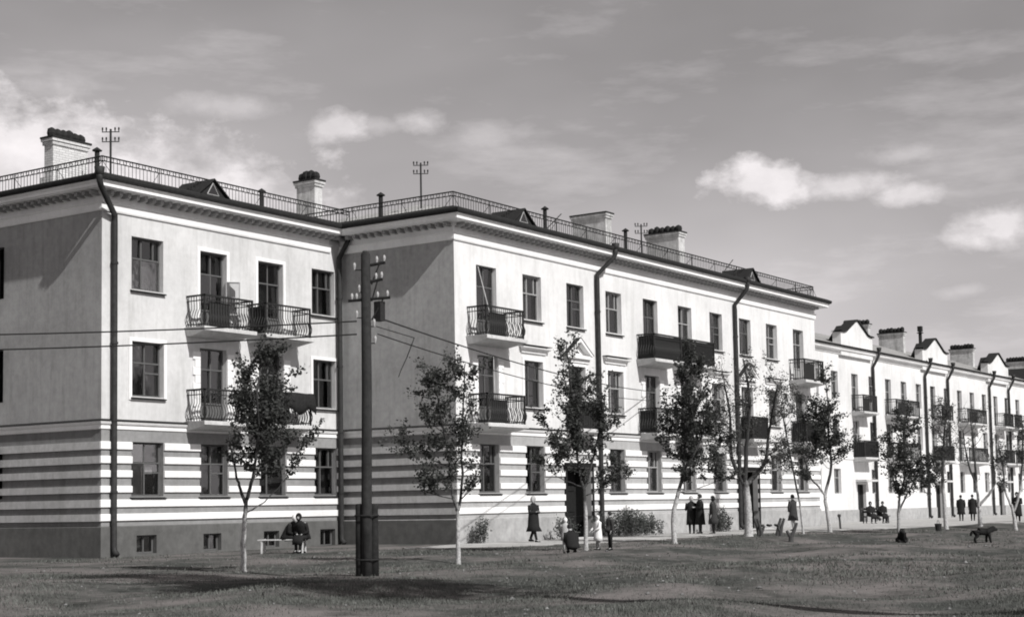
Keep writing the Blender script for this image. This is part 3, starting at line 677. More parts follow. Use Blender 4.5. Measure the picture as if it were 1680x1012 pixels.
# ------------------------------------------------------------------ middle block
def middle_block():
    rs = random.Random(5)
    B = empty('apartment_building', (X1, Y1, 0), 'long pale three-storey block with striped ground floor projecting forward in the middle', 'building')
    P = (X1, Y1); ln = X2-X1
    cx = [2.04, 5.15, 8.35, 11.45, 14.65, 17.9, 21.05, 24.2, 27.3, 30.6]; hw = .66
    kinds = 'DWPWDDWPWD'
    ops = []; wins = []
    for i, (c, k) in enumerate(zip(cx, kinds)):
        a, b = round(c-hw, 3), round(c+hw, 3)
        o3 = (a, b, 7.66, 10.42) if k == 'D' else (a, b, 8.66, 10.42); ops.append(o3); wins.append((o3, 'door' if k == 'D' else ('sash' if i % 2 else 'sash2'), None, 0))
        o2 = (a, b, 4.46, 7.05) if k in 'DP' else (a, b, 5.24, 7.05); ops.append(o2); wins.append((o2, 'door' if k in 'DP' else 'sash', .14 if k == 'W' else (.12 if k == 'P' else None), k == 'D'))
        if k == 'P': ops.append((round(c-.95, 3), round(c+.95, 3), .97, 2.9)); wins.append(None)
        else:
            o1 = (a, b, 1.93, 3.74); ops.append(o1); wins.append((o1, 'sash2' if i % 2 else 'sash', None, 0))
    EW = []
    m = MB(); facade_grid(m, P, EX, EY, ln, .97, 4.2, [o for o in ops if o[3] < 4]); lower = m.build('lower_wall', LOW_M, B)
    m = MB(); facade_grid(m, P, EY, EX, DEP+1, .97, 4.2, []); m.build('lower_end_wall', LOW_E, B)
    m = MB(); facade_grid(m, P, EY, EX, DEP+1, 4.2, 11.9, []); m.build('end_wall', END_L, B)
    m = MB(); facade_grid(m, P, EX, EY, ln, 4.2, 11.9, [o for o in ops if o[3] > 4])
    wall = m.build('wall', WALL_M, B); m = MB()
    m.add([(X1, Y1+DEP+1, .97), (X2, Y1+DEP+1, .97), (X2, Y1+DEP+1, 11.9), (X1, Y1+DEP+1, 11.9), (X2, Y1, .97), (X2, Y1, 11.9)], [(0, 1, 2, 3), (4, 5, 2, 1)]); m.build('rear_wall', WALL_M, B)
    m = MB(); m.box(X1+.8, X2-.1, Y1+1.6, Y1+1.65, 0, 11.8); m.box(X1+.4, X1+.45, Y1+1.7, Y1+DEP, 0, 11.8)
    for z in (4.0, 7.5): m.box(X1+.28, X2-.02, Y1+.28, Y1+1.6, z, z+.2)
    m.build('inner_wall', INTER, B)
    doors = [o for o, w in zip(ops, wins) if w is None]
    m = MB(); facade_grid(m, (X1-.045, Y1-.045), EX, EY, ln+.09, -.4, .97, [(a+.045, b+.045, -.4, .97) for a, b, c, d in doors], .3)
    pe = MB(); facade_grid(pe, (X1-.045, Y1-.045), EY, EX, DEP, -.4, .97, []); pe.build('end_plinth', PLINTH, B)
    xs = [X1-.045]+[X1+v for a, b, c, d in doors for v in (a, b)]+[X2+.045]
    for a, b in zip(xs[::2], xs[1::2]): m.add([(a, Y1-.045, .97), (b, Y1-.045, .97), (b, Y1, 1.0), (a, Y1, 1.0)], [(0, 1, 2, 3)])
    m.add([(X1-.045, Y1-.045, .97), (X1, Y1, 1.0), (X1, Y1+DEP, 1.0), (X1-.045, Y1+DEP, .97)], [(0, 1, 2, 3)])
    m.add([(X2+.045, Y1-.045, -.4), (X2+.045, Y1+DEP, -.4), (X2+.045, Y1+DEP, .97), (X2+.045, Y1-.045, .97)], [(0, 1, 2, 3)])
    m.build('plinth', PLINTH_M, B)
    stripes(lower, P, ln, Y1+DEP, [o for o in ops if o[3] < 4], right=True)
    for nm, prof, mt_ in (('belt_course', BELT, TRIM), ('belt_flashing', FLASH, DARKM), ('cornice', CORN, TRIM), ('gutter', GUT, DARKM)):
        m = MB(); m.rect_sweep(X1, X2, Y1, Y1+DEP+1, prof); m.build(nm, mt_, B)
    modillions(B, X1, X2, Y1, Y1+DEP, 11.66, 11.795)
    m = MB(); hip_roof(m, X1-.7, X2+.7, Y1-.7, Y1+DEP+1.7, 12.16, R(16)); roof = m.build('roof', ROOFM, B)
    roof_seams(B, roof, X1-.7, X2+.7, Y1-.7, Y1+DEP+1.7, 12.16, R(16))
    for j, w in enumerate(wins):
        if w is None: continue
        o, k, s, q = w
        window(B, P, EX, EY, o[0], o[2], round(o[1]-o[0], 3), round(o[3]-o[2], 3), k, SASHL if rs.random() < .45 else SASH, k != 'door', s, random_curtain(rs), quoins=bool(q))
    for i in (1, 3, 6, 8):                              # straight hoods over the second-floor windows
        c = X1+cx[i]; m = MB()
        m.add([(c-.86, Y1, 7.34), (c-.86, Y1-.06, 7.34), (c-.86, Y1-.08, 7.44), (c-1.0, Y1-.22, 7.52), (c-1.0, Y1-.24, 7.57), (c-1.0, Y1, 7.62), (c+.86, Y1, 7.34), (c+.86, Y1-.06, 7.34), (c+.86, Y1-.08, 7.44), (c+1.0, Y1-.22, 7.52), (c+1.0, Y1-.24, 7.57), (c+1.0, Y1, 7.62)],
              [(0, 6, 7, 1), (1, 7, 8, 2), (2, 8, 9, 3), (3, 9, 10, 4), (4, 10, 11, 5), (0, 1, 2, 3, 4, 5), (11, 10, 9, 8, 7, 6)])
        h_ = m.build('window_hood', TRIM, B); MB().box(c-1.02, c+1.02, Y1-.26, Y1-.002, 7.625, 7.645).build('hood_flashing', DARKM, h_)
    for i in (2, 7):                                    # pediments above the entrances
        c = X1+cx[i]; m = MB(); m.box(c-.95, c+.95, Y1-.2, Y1-.0, 7.36, 7.5, ('+y',)); m.box(c-.85, c+.85, Y1-.08, Y1-.0, 7.2, 7.36, ('+y',))
        pd = m.build('pediment', TRIM, B)
        for sx in (-1, 1):
            a = (c+sx*1.0, 7.5); b = (c, 8.2)
            m = MB(); m.add([(a[0], Y1-.24, a[1]), (b[0], Y1-.24, b[1]), (b[0], Y1-.24, b[1]-.14), (a[0]-sx*.18, Y1-.24, a[1]), (a[0], Y1, a[1]), (b[0], Y1, b[1]), (b[0], Y1, b[1]-.14), (a[0]-sx*.18, Y1, a[1])], [(0, 1, 2, 3), (0, 4, 5, 1), (3, 2, 6, 7)]); m.build('raking_cornice', TRIM, pd)
            MB().add([(a[0]+sx*.02, Y1-.26, a[1]+.02), (b[0], Y1-.26, b[1]+.03), (b[0], Y1-.01, b[1]+.03), (a[0]+sx*.02, Y1-.01, a[1]+.02)], [(0, 1, 2, 3)]).build('pediment_flashing', DARKM, pd)
        # recessed double entrance door with a dark surround
        y = Y1
        pj_ = MB(); pj_.box(c-1.0, c-.953, y+.262, y+.9, -.1, 2.9); pj_.box(c+.953, c+1.0, y+.262, y+.9, -.1, 2.9); pj_.box(c-1., c+1., y+.262, y+.9, 2.902, 2.95); pj_.build('vestibule', DOORM, B)
        d_ = MB(); d_.box(c-.93, c+.93, y+.73, y+.80, -.1, 2.88); dr = d_.build('entrance_door', DOORM, B)
        for sx in (-1, 1):
            for zz in (.25, 1.15, 2.0): MB().box(c+sx*.45-.3, c+sx*.45+.3, y+.70, y+.732, zz, zz+.7).build('door_panel', DOORM, dr)
        m = MB(); m.box(c-1.1, c-.955, y-.07, y+.0, .0, 2.95, ('+y',)); m.box(c+.955, c+1.1, y-.07, y+.0, .0, 2.95, ('+y',)); m.box(c-1.18, c+1.18, y-.14, y, 2.95, 3.12, ('+y',)); m.build('door_surround', DOORM, dr)
        MB().box(c-1.2, c+1.2, y-.7, y-.05, -.2, .13).build('door_step', CONC, dr)
    for i, sc_, st in ((0, 'part', 'belly'), (4, 'full', 'belly'), (5, 'full', 'straight'), (9, 'part', 'straight')):
        w_ = 2.42; balcony(B, P, cx[i]-w_/2-.05, w_, 7.68, screen=sc_, style=st)
    for i, sc_, st in ((0, 'part', 'belly'), (4, 'left', 'belly'), (5, None, 'belly'), (9, 'full', 'straight'), (2, 'full', 'straight'), (7, 'full', 'straight')):
        w_ = 2.42 if i not in (2, 7) else 1.7; balcony(B, P, cx[i]-w_/2-.05, w_, 4.46, screen=sc_, style=st, dep=.85 if i not in (2, 7) else .7)
    drainpipe(B, X1+9.93, Y1, 12.0, .72, .15, .55); drainpipe(B, X1+22.9, Y1, 12.0, .72, .15, .25)
    roof_railing(B, [(X1, Y1+12), (X1, Y1), (X2, Y1), (X2, Y1+12)], 12.36, 12.95)
    dormer(B, X1+4.0, Y1-.42, 12.2, 1.55, .6); dormer(B, X1+24.3, Y1-.42, 12.2, 1.6, .66)
    chimney(B, X1+.55, X1+1.0, Y0+1.75, Y0+2.7, 12.3, 14.42, 4, BRICK2)
    chimney(B, X1+17.7, X1+18.25, Y1+4, Y1+5.85, 12.8, 15.25, 0, BRICK2)
    chimney(B, X1+25.05, X1+25.7, Y1+4, Y1+5.9, 12.8, 15.35, 6, BRICK2)
    for x, y, z in ((9.3, 2.0, 13.9), (16.1, 2.0, 13.9), (.75, 4.0, 13.4)): vent_pipe(B, X1+x, Y1+y, 12.5, z)
    for x, y in ((9.75, 2.1), (26.2, 2.0)):
        MB().tube([(X1+x-.75, Y1+y, 12.75), (X1+x+1.0, Y1+y, 13.95)], .022, 5).build('roof_stay', DARKM, B)
    return B
middle_block()

# ------------------------------------------------------------------ far block
def far_block():
    rs = random.Random(9)
    XA = X2; XB = X1+118; YF = Y0; FX = X1
    B = empty('apartment_building', (XA, YF, 0), 'white block with stepped gable parapets at the far right, set back', 'building')
    P = (FX, YF); ops = []; wins = []
    cols = [36.3, 39.3, 42.3, 45.4, 48.55]+[51.95+3.04*i for i in range(0, 22)]
    port = [52.6, 67.75, 83.2, 98.6]
    for c in cols:
        a, b = round(c-.56, 3), round(c+.56, 3); pr = any(abs(c-p) < 1.0 for p in port)
        bal = pr or (57 < c < 62) or (72 < c < 77.5) or (84.5 < c < 86.5) or (88 < c < 93)
        o3 = (a, b, 7.3 if bal else 7.95, 9.72); ops.append(o3); wins.append((o3, 'far'))
        o2 = (a, b, 4.25 if bal else 4.9, 6.62); ops.append(o2); wins.append((o2, 'far'))
        if pr: o1 = (round(c-.1, 3), round(c+1.35, 3), .0, 2.45); ops.append(o1); wins.append((o1, 'port'))
        else: o1 = (a, b, 1.85, 3.45); ops.append(o1); wins.append((o1, 'far'))
    m = MB(); facade_grid(m, P, EX, EY, XB-FX, .0, 11.2, ops, u0=XA-FX-.0)
    m.add([(XB, YF, 0), (XB, YF+11, 0), (XB, YF+11, 11.2), (XB, YF, 11.2)], [(0, 1, 2, 3)]); m.build('wall', WALL_F, B)
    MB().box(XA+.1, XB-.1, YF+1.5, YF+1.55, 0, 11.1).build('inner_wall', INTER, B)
    m = MB(); xs = [XA]+[FX+v for o, k in zip(ops, wins) if k[1] == 'port' for v in (o[0], o[1])]+[XB]
    for a, b in zip(xs[::2], xs[1::2]): m.box(a, b, YF-.06, YF+.0, -.3, .8, ('+y',))
    m.build('plinth', PLINTH_M, B)
    for o, k in wins:
        if k == 'port':
            d = MB().box(FX+o[0]+.01, FX+o[1]-.01, YF+.2, YF+.27, .0, 2.43).build('entrance_door', DOORM, B)
            MB().box(FX+o[0]-.3, FX+o[1]+.3, YF-.75, YF-.0, 2.62, 2.76, ('+y',)).build('door_canopy', CONC, d)
            MB().box((FX+o[0]+FX+o[1])/2-.015, (FX+o[0]+FX+o[1])/2+.015, YF+.18, YF+.2, .05, 2.4).build('door_seam', SASH, d)
        else: window(B, P, EX, EY, o[0], o[2], round(o[1]-o[0], 3), round(o[3]-o[2], 3), 'far', SASHL if rs.random() < .6 else SASH, False, None, random_curtain(rs), depth=.16)
    cor = [(0, 10.85), (.06, 10.87), (.06, 11.0), (.3, 11.1), (.34, 11.2), (.34, 11.3)]
    m = MB(); m.rect_sweep(XA+.5, XB, YF, YF+11, cor); m.build('cornice', TRIM, B)
    m = MB(); m.rect_sweep(XA+.6, XB, YF, YF+11, [(.3, 11.3), (.46, 11.31), (.48, 11.40), (.35, 11.44)]); m.build('gutter', DARKM, B)
    m = MB(); m.rect_sweep(XA+.6, XB, YF, YF+11, [(0, 4.05), (.06, 4.08), (.06, 4.2), (0, 4.24)]); m.build('belt_course', TRIM, B)
    m = MB(); pt = math.tan(R(19)); z = 11.38
    m.add([(XA, YF-.45, z), (XB, YF-.45, z), (XB, YF+5.5, z+5.95*pt), (XA, YF+5.5, z+5.95*pt), (XB, YF+11.4, z), (XA, YF+11.4, z)], [(0, 1, 2, 3), (3, 2, 4, 5)]); roof = m.build('roof', ROOFM, B)
    for gx in (52.05, 67.35, 82.7, 98.1):                # shallow bays crowned by stepped gables
        c = FX+gx; w = 2.75; yf = YF-.22
        m = MB(); pts = [(-w, 10.8), (w, 10.8), (w, 12.3), (2.1, 12.32), (1.75, 12.40), (1.45, 12.56), (.12, 13.22), (-.12, 13.22), (-1.45, 12.56), (-1.75, 12.40), (-2.1, 12.32), (-w, 12.3)]
        n = len(pts); m.v = [(c+a, yf, b) for a, b in pts]+[(c+a, YF+.35, b) for a, b in pts]
        m.f = [tuple(range(n)), tuple(reversed(range(n, 2*n)))]+[(i, n+i, n+(i+1) % n, (i+1) % n) for i in range(n)]
        g = m.build('gable_parapet', WALL_F, B)
        top = pts[2:]; m = MB(); k = len(top)
        m.v = [(c+a*1.04, yf-.12, b+.01) for a, b in top]+[(c+a*1.04, YF+.45, b+.01) for a, b in top]+[(c+a*1.04, yf-.12, b+.09) for a, b in top]+[(c+a*1.04, YF+.45, b+.09) for a, b in top]
        for i in range(k-1): m.f += [(2*k+i, 2*k+i+1, 3*k+i+1, 3*k+i), (i, 2*k+i, 2*k+i+1, i+1), (i, i+1, k+i+1, k+i)]
        m.build('parapet_coping', DARKM, g)
        m = MB(); m.add([(c-w, YF+.35, 11.6), (c, YF+.35, 13.05), (c+w, YF+.35, 11.6), (c, YF+1.2, 13.0), (c-w, YF+.7, 11.75), (c+w, YF+.7, 11.75)], [(0, 1, 3, 4), (1, 2, 5, 3), (4, 3, 5)]); m.build('gable_roof', DARKM, g)
    for u0, w in ((51.3, 2.4), (57.3, 4.6), (66.7, 2.4), (72.6, 4.6), (82.0, 2.2), (84.8, 2.0), (88.2, 4.4)):
        balcony(B, P, u0, w, 7.2, dep=.8, style='straight', screen='part' if rs.random() < .5 else None)
        balcony(B, P, u0, w, 4.2, dep=.8, style='straight', screen='full' if rs.random() < .5 else None)
    for u in (54.95, 65.2, 70.2, 80.4, 85.6, 95.6): drainpipe(B, FX+u, YF-.02, 11.35, .5, .05, .25)
    for u, w in ((71.3, .45), (88.3, .45), (104.5, .45), (64.0, .45)): chimney(B, FX+u, FX+u+w, YF+3.6, YF+5.6, 12.3, 14.35, 7)
    vent_pipe(B, FX+68.9, YF+1.4, 12.6, 13.9, .13)
    MB().box(FX+68.72, FX+69.08, YF+1.25, YF+1.55, 14.05, 14.45).build('vent_cowl', DARKM, B)
    for x in (93.5,): dormer(B, FX+x, YF+.2, 11.7, 2.4, 1.0)
far_block()

# ------------------------------------------------------------------ roof masts
def roof_mast(x, y, zb, zt, label, arms=2):
    B = empty('wire_mast', (x, y, zb), label, 'mast', 'wire masts on the roofs')
    MB().tube([(x, y, zb), (x, y, zt)], .038, 7).build('mast_pole', IRON, B)
    d = Vector((.56, -.83, 0))
    for k in range(arms):
        z = zt-.1-.34*k; a = Vector((x, y, z))
        arm = MB().tube([a-d*.30, a+d*.30], .018, 5).build('crossarm', IRON, B)
        for t in (-.28, -.15, .15, .28):
            p = a+d*t; MB().tube([p, p+Vector((0, 0, .07)), p+Vector((0, 0, .11)), p+Vector((0, 0, .16))], [.012, .022, .034, .02], 6).build('insulator', DARKM, arm)
roof_mast(X0+2.15, Y0+2.05, 12.8, 14.56, 'thin wire mast beside the vent pipe on the grey wing roof')
roof_mast(X1+3.3, Y1+4.0, 13.2, 15.15, 'thin wire mast standing alone on the left roof end of the middle block')
roof_mast(X1+19.0, Y1+2.8, 13.0, 14.75, 'thin wire mast between the two chimneys of the middle block')

# ------------------------------------------------------------------ telegraph pole and cables
PX, PY = 25.57, 21.14
def pole():
    z0 = ground_z(PX, PY)
    B = empty('telegraph_pole', (PX, PY, z0), 'tall weathered wooden telegraph pole with crossarms and dark timber footing', 'pole')
    MB().tube([(PX, PY, z0-.3), (PX+.01, PY, 1.4), (PX+.03, PY-.02, 4.0), (PX+.03, PY-.02, 6.85), (PX+.03, PY-.02, 6.93)], [.115, .113, .108, .10, .06], 14).build('shaft', POLEM, B, True)
    s = Vector((.56, -.83, 0)); f = Vector((-.83, -.56, 0))
    for sg in (-1, 1):
        c = Vector((PX, PY, 0))+s*(.15*sg)-f*.09
        MB().tube([(c.x, c.y, z0-.3), (c.x, c.y, .6), (c.x, c.y, 1.50 if sg < 0 else 1.46), (c.x, c.y, 1.53)], [.10, .097, .092, .07], 10).build('footing_post', POLED, B, True)
    for z in (.35, 1.28):
        MB().tube([tuple(Vector((PX, PY, z))+s*(.25*math.cos(w))+f*(.19*math.sin(w)-.06)) for w in [i*math.pi/8 for i in range(17)]], .018, 5, False).build('wire_binding', IRON, B)
    def arm(z, t0, t1, lug, brace=True):
        c = Vector((PX+.03, PY-.02, z)); e = c+s*t1+Vector((0, 0, .06))
        a = MB().tube([c+s*t0, e], .035, 6).build('crossarm', POLED, B)
        if brace: MB().tube([c+s*.12+Vector((0, 0, -.42)), c+s*(t1*.7)+Vector((0, 0, .02))], .018, 5).build('brace', IRON, a)
        for t in lug:
            p = c+s*t+Vector((0, 0, .06*max(0, t/max(.01, t1)))); MB().tube([p, p+Vector((0, 0, .06)), p+Vector((0, 0, .09)), p+Vector((0, 0, .13)), p+Vector((0, 0, .16))], [.013, .024, .033, .028, .014], 8).build('insulator', PORC, a)
    arm(6.62, .1, .42, (.24, .40)); arm(6.26, .08, .36, (.22, .34)); arm(5.86, -.38, .52, (.25, .46, -.2, -.3))
    c = Vector((PX, PY, 0)); MB().box(PX+.03+.14, PX+.03+.3, PY-.30, PY-.12, 5.42, 5.84).build('fuse_box', IRON, B)
    for (z, t) in ((6.58, -.24), (6.1, -.14), (5.36, .17), (5.0, .19), (5.55, -.2)):
        p = Vector((PX+.03, PY-.02, z))+s*t; MB().tube([p+Vector((0, 0, -.06)), p, p+Vector((0, 0, .05)), p+Vector((0, 0, .1))], [.012, .025, .034, .016], 8).build('insulator', PORC, B)
        MB().tube([p+Vector((0, 0, -.06)), Vector((PX+.03, PY-.02, z-.06))], .012, 4).build('insulator_hook', IRON, B)
pole()
def cable(a, b, sag, r_, label, group='cables on the telegraph pole', wob=0):
    m = MB(); a, b = Vector(a), Vector(b); n = 30; pts = []
    for i in range(n+1):
        t = i/n; p = a.lerp(b, t); p.z -= sag*4*t*(1-t); pts.append(p+Vector((0, 0, wob*math.sin(i*1.7))))
    tag(m.tube(pts, r_, 5).build('overhead_cable', IRON), label, 'cable', group)
cable((PX-.08, PY+.15, 5.42), (14.2, 43.2, 6.15), .32, .017, 'upper of the two dark cables running left from the pole past the grey wing')
cable((PX-.08, PY+.15, 5.14), (14.2, 43.2, 5.65), .30, .017, 'lower of the two dark cables running left from the pole past the grey wing')
cable((PX+.2, PY-.2, 5.50), (60.2, 33.32, 6.35), .26, .018, 'upper dark cable running right from the pole to the middle block')
cable((PX+.2, PY-.2, 5.14), (60.2, 33.32, 5.95), .30, .014, 'lower dark cable running right from the pole to the middle block')
m = MB(); m.tube([(PX+.15, PY-.2, 5.3), (26.6, 20.6, 5.1), (27.1, 21.2, 4.75), (27.0, 21.3, 4.45), (26.8, 21.2, 4.3)], .011, 5)
tag(m.build('loose_wire', IRON), 'short loose wire end dangling beside the telegraph pole', 'wire')

# ------------------------------------------------------------------ trees
def tree(name, label, base, trunk, blobs, limbs, leaves, leafm, bark, leafsize=.075, r_base=.10, seed=1, group='young trees in a row', spread=.085, forks=(), twig=.34):
    """trunk and forks: polylines of (sideways, height); blobs: crown volumes (s, z, rs, rz, depth offset, weight), s measured across the row"""
    rs = random.Random(seed); bx, by = base; z0 = ground_z(bx, by)
    sd = Vector((.56, -.83, 0)); dp = Vector((.83, .56, 0)); O = Vector((bx, by, z0))
    B = empty(name, (bx, by, z0), label, 'tree', group)
    W = lambda p, d=0.: O+sd*p[0]+dp*d+Vector((0, 0, p[1]))
    def smooth(P, k=5, j=.012):
        out = []
        for i in range(len(P)-1):
            p0, p1, p2, p3 = P[max(0, i-1)], P[i], P[i+1], P[min(len(P)-1, i+2)]
            for t in [q/k for q in range(k)]:
                out.append(.5*((2*p1)+(p2-p0)*t+(2*p0-5*p1+4*p2-p3)*t*t+(3*p1-p0-3*p2+p3)*t**3)+Vector((rs.gauss(0, j), rs.gauss(0, j), 0)))
        return out+[P[-1]]
    m = MB(); stems = []                                   # stems: list of (points, radii)
    T = [W(p) for p in trunk]; T[0].z -= .15; tp = smooth(T, 6, .006); n = len(tp)
    tr = [r_base*(1.25-.25*min(1, i/3))*(1-.5*i/n) for i in range(n)]
    m.tube(tp, tr, 9); stems.append((tp, tr))
    zfork = T[-1].z-z0
    for fk in forks:
        F_ = [W(p, rs.uniform(-.25, .25)*k_) for k_, p in enumerate(fk)]; fp = smooth(F_, 6, .008); r1 = r_base*.62
        fr = [max(.012, r1*(1-.72*i/len(fp))) for i in range(len(fp))]; m.tube(fp, fr, 8); stems.append((fp, fr))
    # limbs sweep out from the stems and turn up towards points in the crown
    tot = sum(b[2]*b[3]*(b[5] if len(b) > 5 else 1) for b in blobs); tg = []
    for b in blobs:
        off = b[4] if len(b) > 4 else 0
        for _ in range(max(2, round(limbs*b[2]*b[3]*(b[5] if len(b) > 5 else 1)/tot))):
            v = Vector((rs.gauss(0, 1), rs.gauss(0, 1), rs.gauss(.25, 1))).normalized()*(rs.random()**.4)
            tg.append(W((b[0]+v.x*b[2], b[1]+v.z*b[3]), off+v.y*min(b[2], b[3]*1.2)*.95))
    V = []; F = []
    def inside(p):
        q_ = p-O; s_ = q_.dot(sd); d_ = q_.dot(dp)
        return any(((s_-b[0])/b[2])**2+((q_.z-b[1])/b[3])**2+((d_-(b[4] if len(b) > 4 else 0))/(min(b[2], b[3]*1.2)*1.1))**2 < 1.35 for b in blobs)
    twigs = []
    for p in sorted(tg, key=lambda a: a.z):
        best, src, rr = 1e9, None, .02
        for pts, rad in stems:
            for i in range(0, len(pts)):
                if pts is tp and i < n*.55: continue
                q_ = pts[i]; h = math.hypot(p.x-q_.x, p.y-q_.y); dz = p.z-q_.z
                if dz < .05: continue
                c = (p-q_).length+.9*max(0, h-dz*.9)+.012/max(rad[i], .004)*.35
                if c < best: best, src, rr = c, q_, rad[i]
        if src is None: src, rr = tp[int(n*.7)], tr[int(n*.7)]
        d = p-src; ctl = src+Vector((d.x*.62, d.y*.62, d.z*.30)); k = max(4, int(d.length/.16)); lp = []
        for i in range(k+1):
            t = i/k; lp.append(src*(1-t)**2+ctl*2*t*(1-t)+p*t*t+Vector((rs.gauss(0, .012), rs.gauss(0, .012), rs.gauss(0, .008)))*min(1, i))
        r1 = min(rr*.62, .009+.0085*d.length); lr = [max(.0035, r1*(1-.85*i/k)) for i in range(k+1)]
        m.tube(lp, lr, 5 if r1 > .014 else 4); stems.append((lp, lr))
        for i in range(max(1, int(k*.28)), k+1):
            if not inside(lp[i]): continue
            if rs.random() < .68:
                t_ = (lp[i]-lp[i-1]).normalized(); a_ = Vector((rs.gauss(0, 1), rs.gauss(0, 1), rs.gauss(.2, .6))).normalized()
                dr = (t_*.55+a_*.85+Vector((0, 0, .25))).normalized(); ln = twig*rs.uniform(.4, 1.25); e = lp[i]+dr*ln+Vector((0, 0, ln*.12)); md = lp[i].lerp(e, .55)-Vector((0, 0, ln*.05))
                m.tube([lp[i], md, e], [.005, .004, .0025], 3, False); twigs.append((lp[i], md, e))
        twigs.append((lp[-3], lp[-2], lp[-1]))
    m.build('trunk', bark, B, True)
    per = leaves/max(1, len(twigs))
    for (a, md, e) in twigs:
        dens = rs.choice((.35, .7, 1, 1.2, 1.75))
        for _ in range(int(per*dens+rs.random())):
            t = rs.uniform(.15, 1.08); q_ = (a.lerp(md, t*2) if t < .5 else md.lerp(e, t*2-1))+Vector((rs.gauss(0, spread), rs.gauss(0, spread), rs.gauss(-.02, spread*.8)))*(.55+.45*t)
            u = Vector((rs.gauss(0, 1), rs.gauss(0, 1), rs.gauss(-.35, .7))).normalized(); w = u.orthogonal(); w.rotate(Matrix.Rotation(rs.uniform(0, 6.28), 3, u)); nn = u.cross(w)
            s_ = leafsize*rs.uniform(.55, 1.25); k = len(V)
            V.extend((tuple(q_), tuple(q_+u*s_*.5+w*s_*.40+nn*s_*.12), tuple(q_+u*s_*1.1), tuple(q_+u*s_*.5-w*s_*.40+nn*s_*.12))); F.extend(((k, k+1, k+2), (k, k+2, k+3)))
    g = MB(); g.v = V; g.f = F
    g.build('crown', leafm, B)
    return B
def px_tree(ppm, basepx, trunkpx, blobspx):
    bx, by = basepx
    return [(0, 0)]+[((x-bx)/ppm, (by-y)/ppm) for x, y in trunkpx], [((x-bx)/ppm, (by-y)/ppm, rx*1.16/ppm, ry*1.04/ppm)+tuple(rest) for x, y, rx, ry, *rest in blobspx]
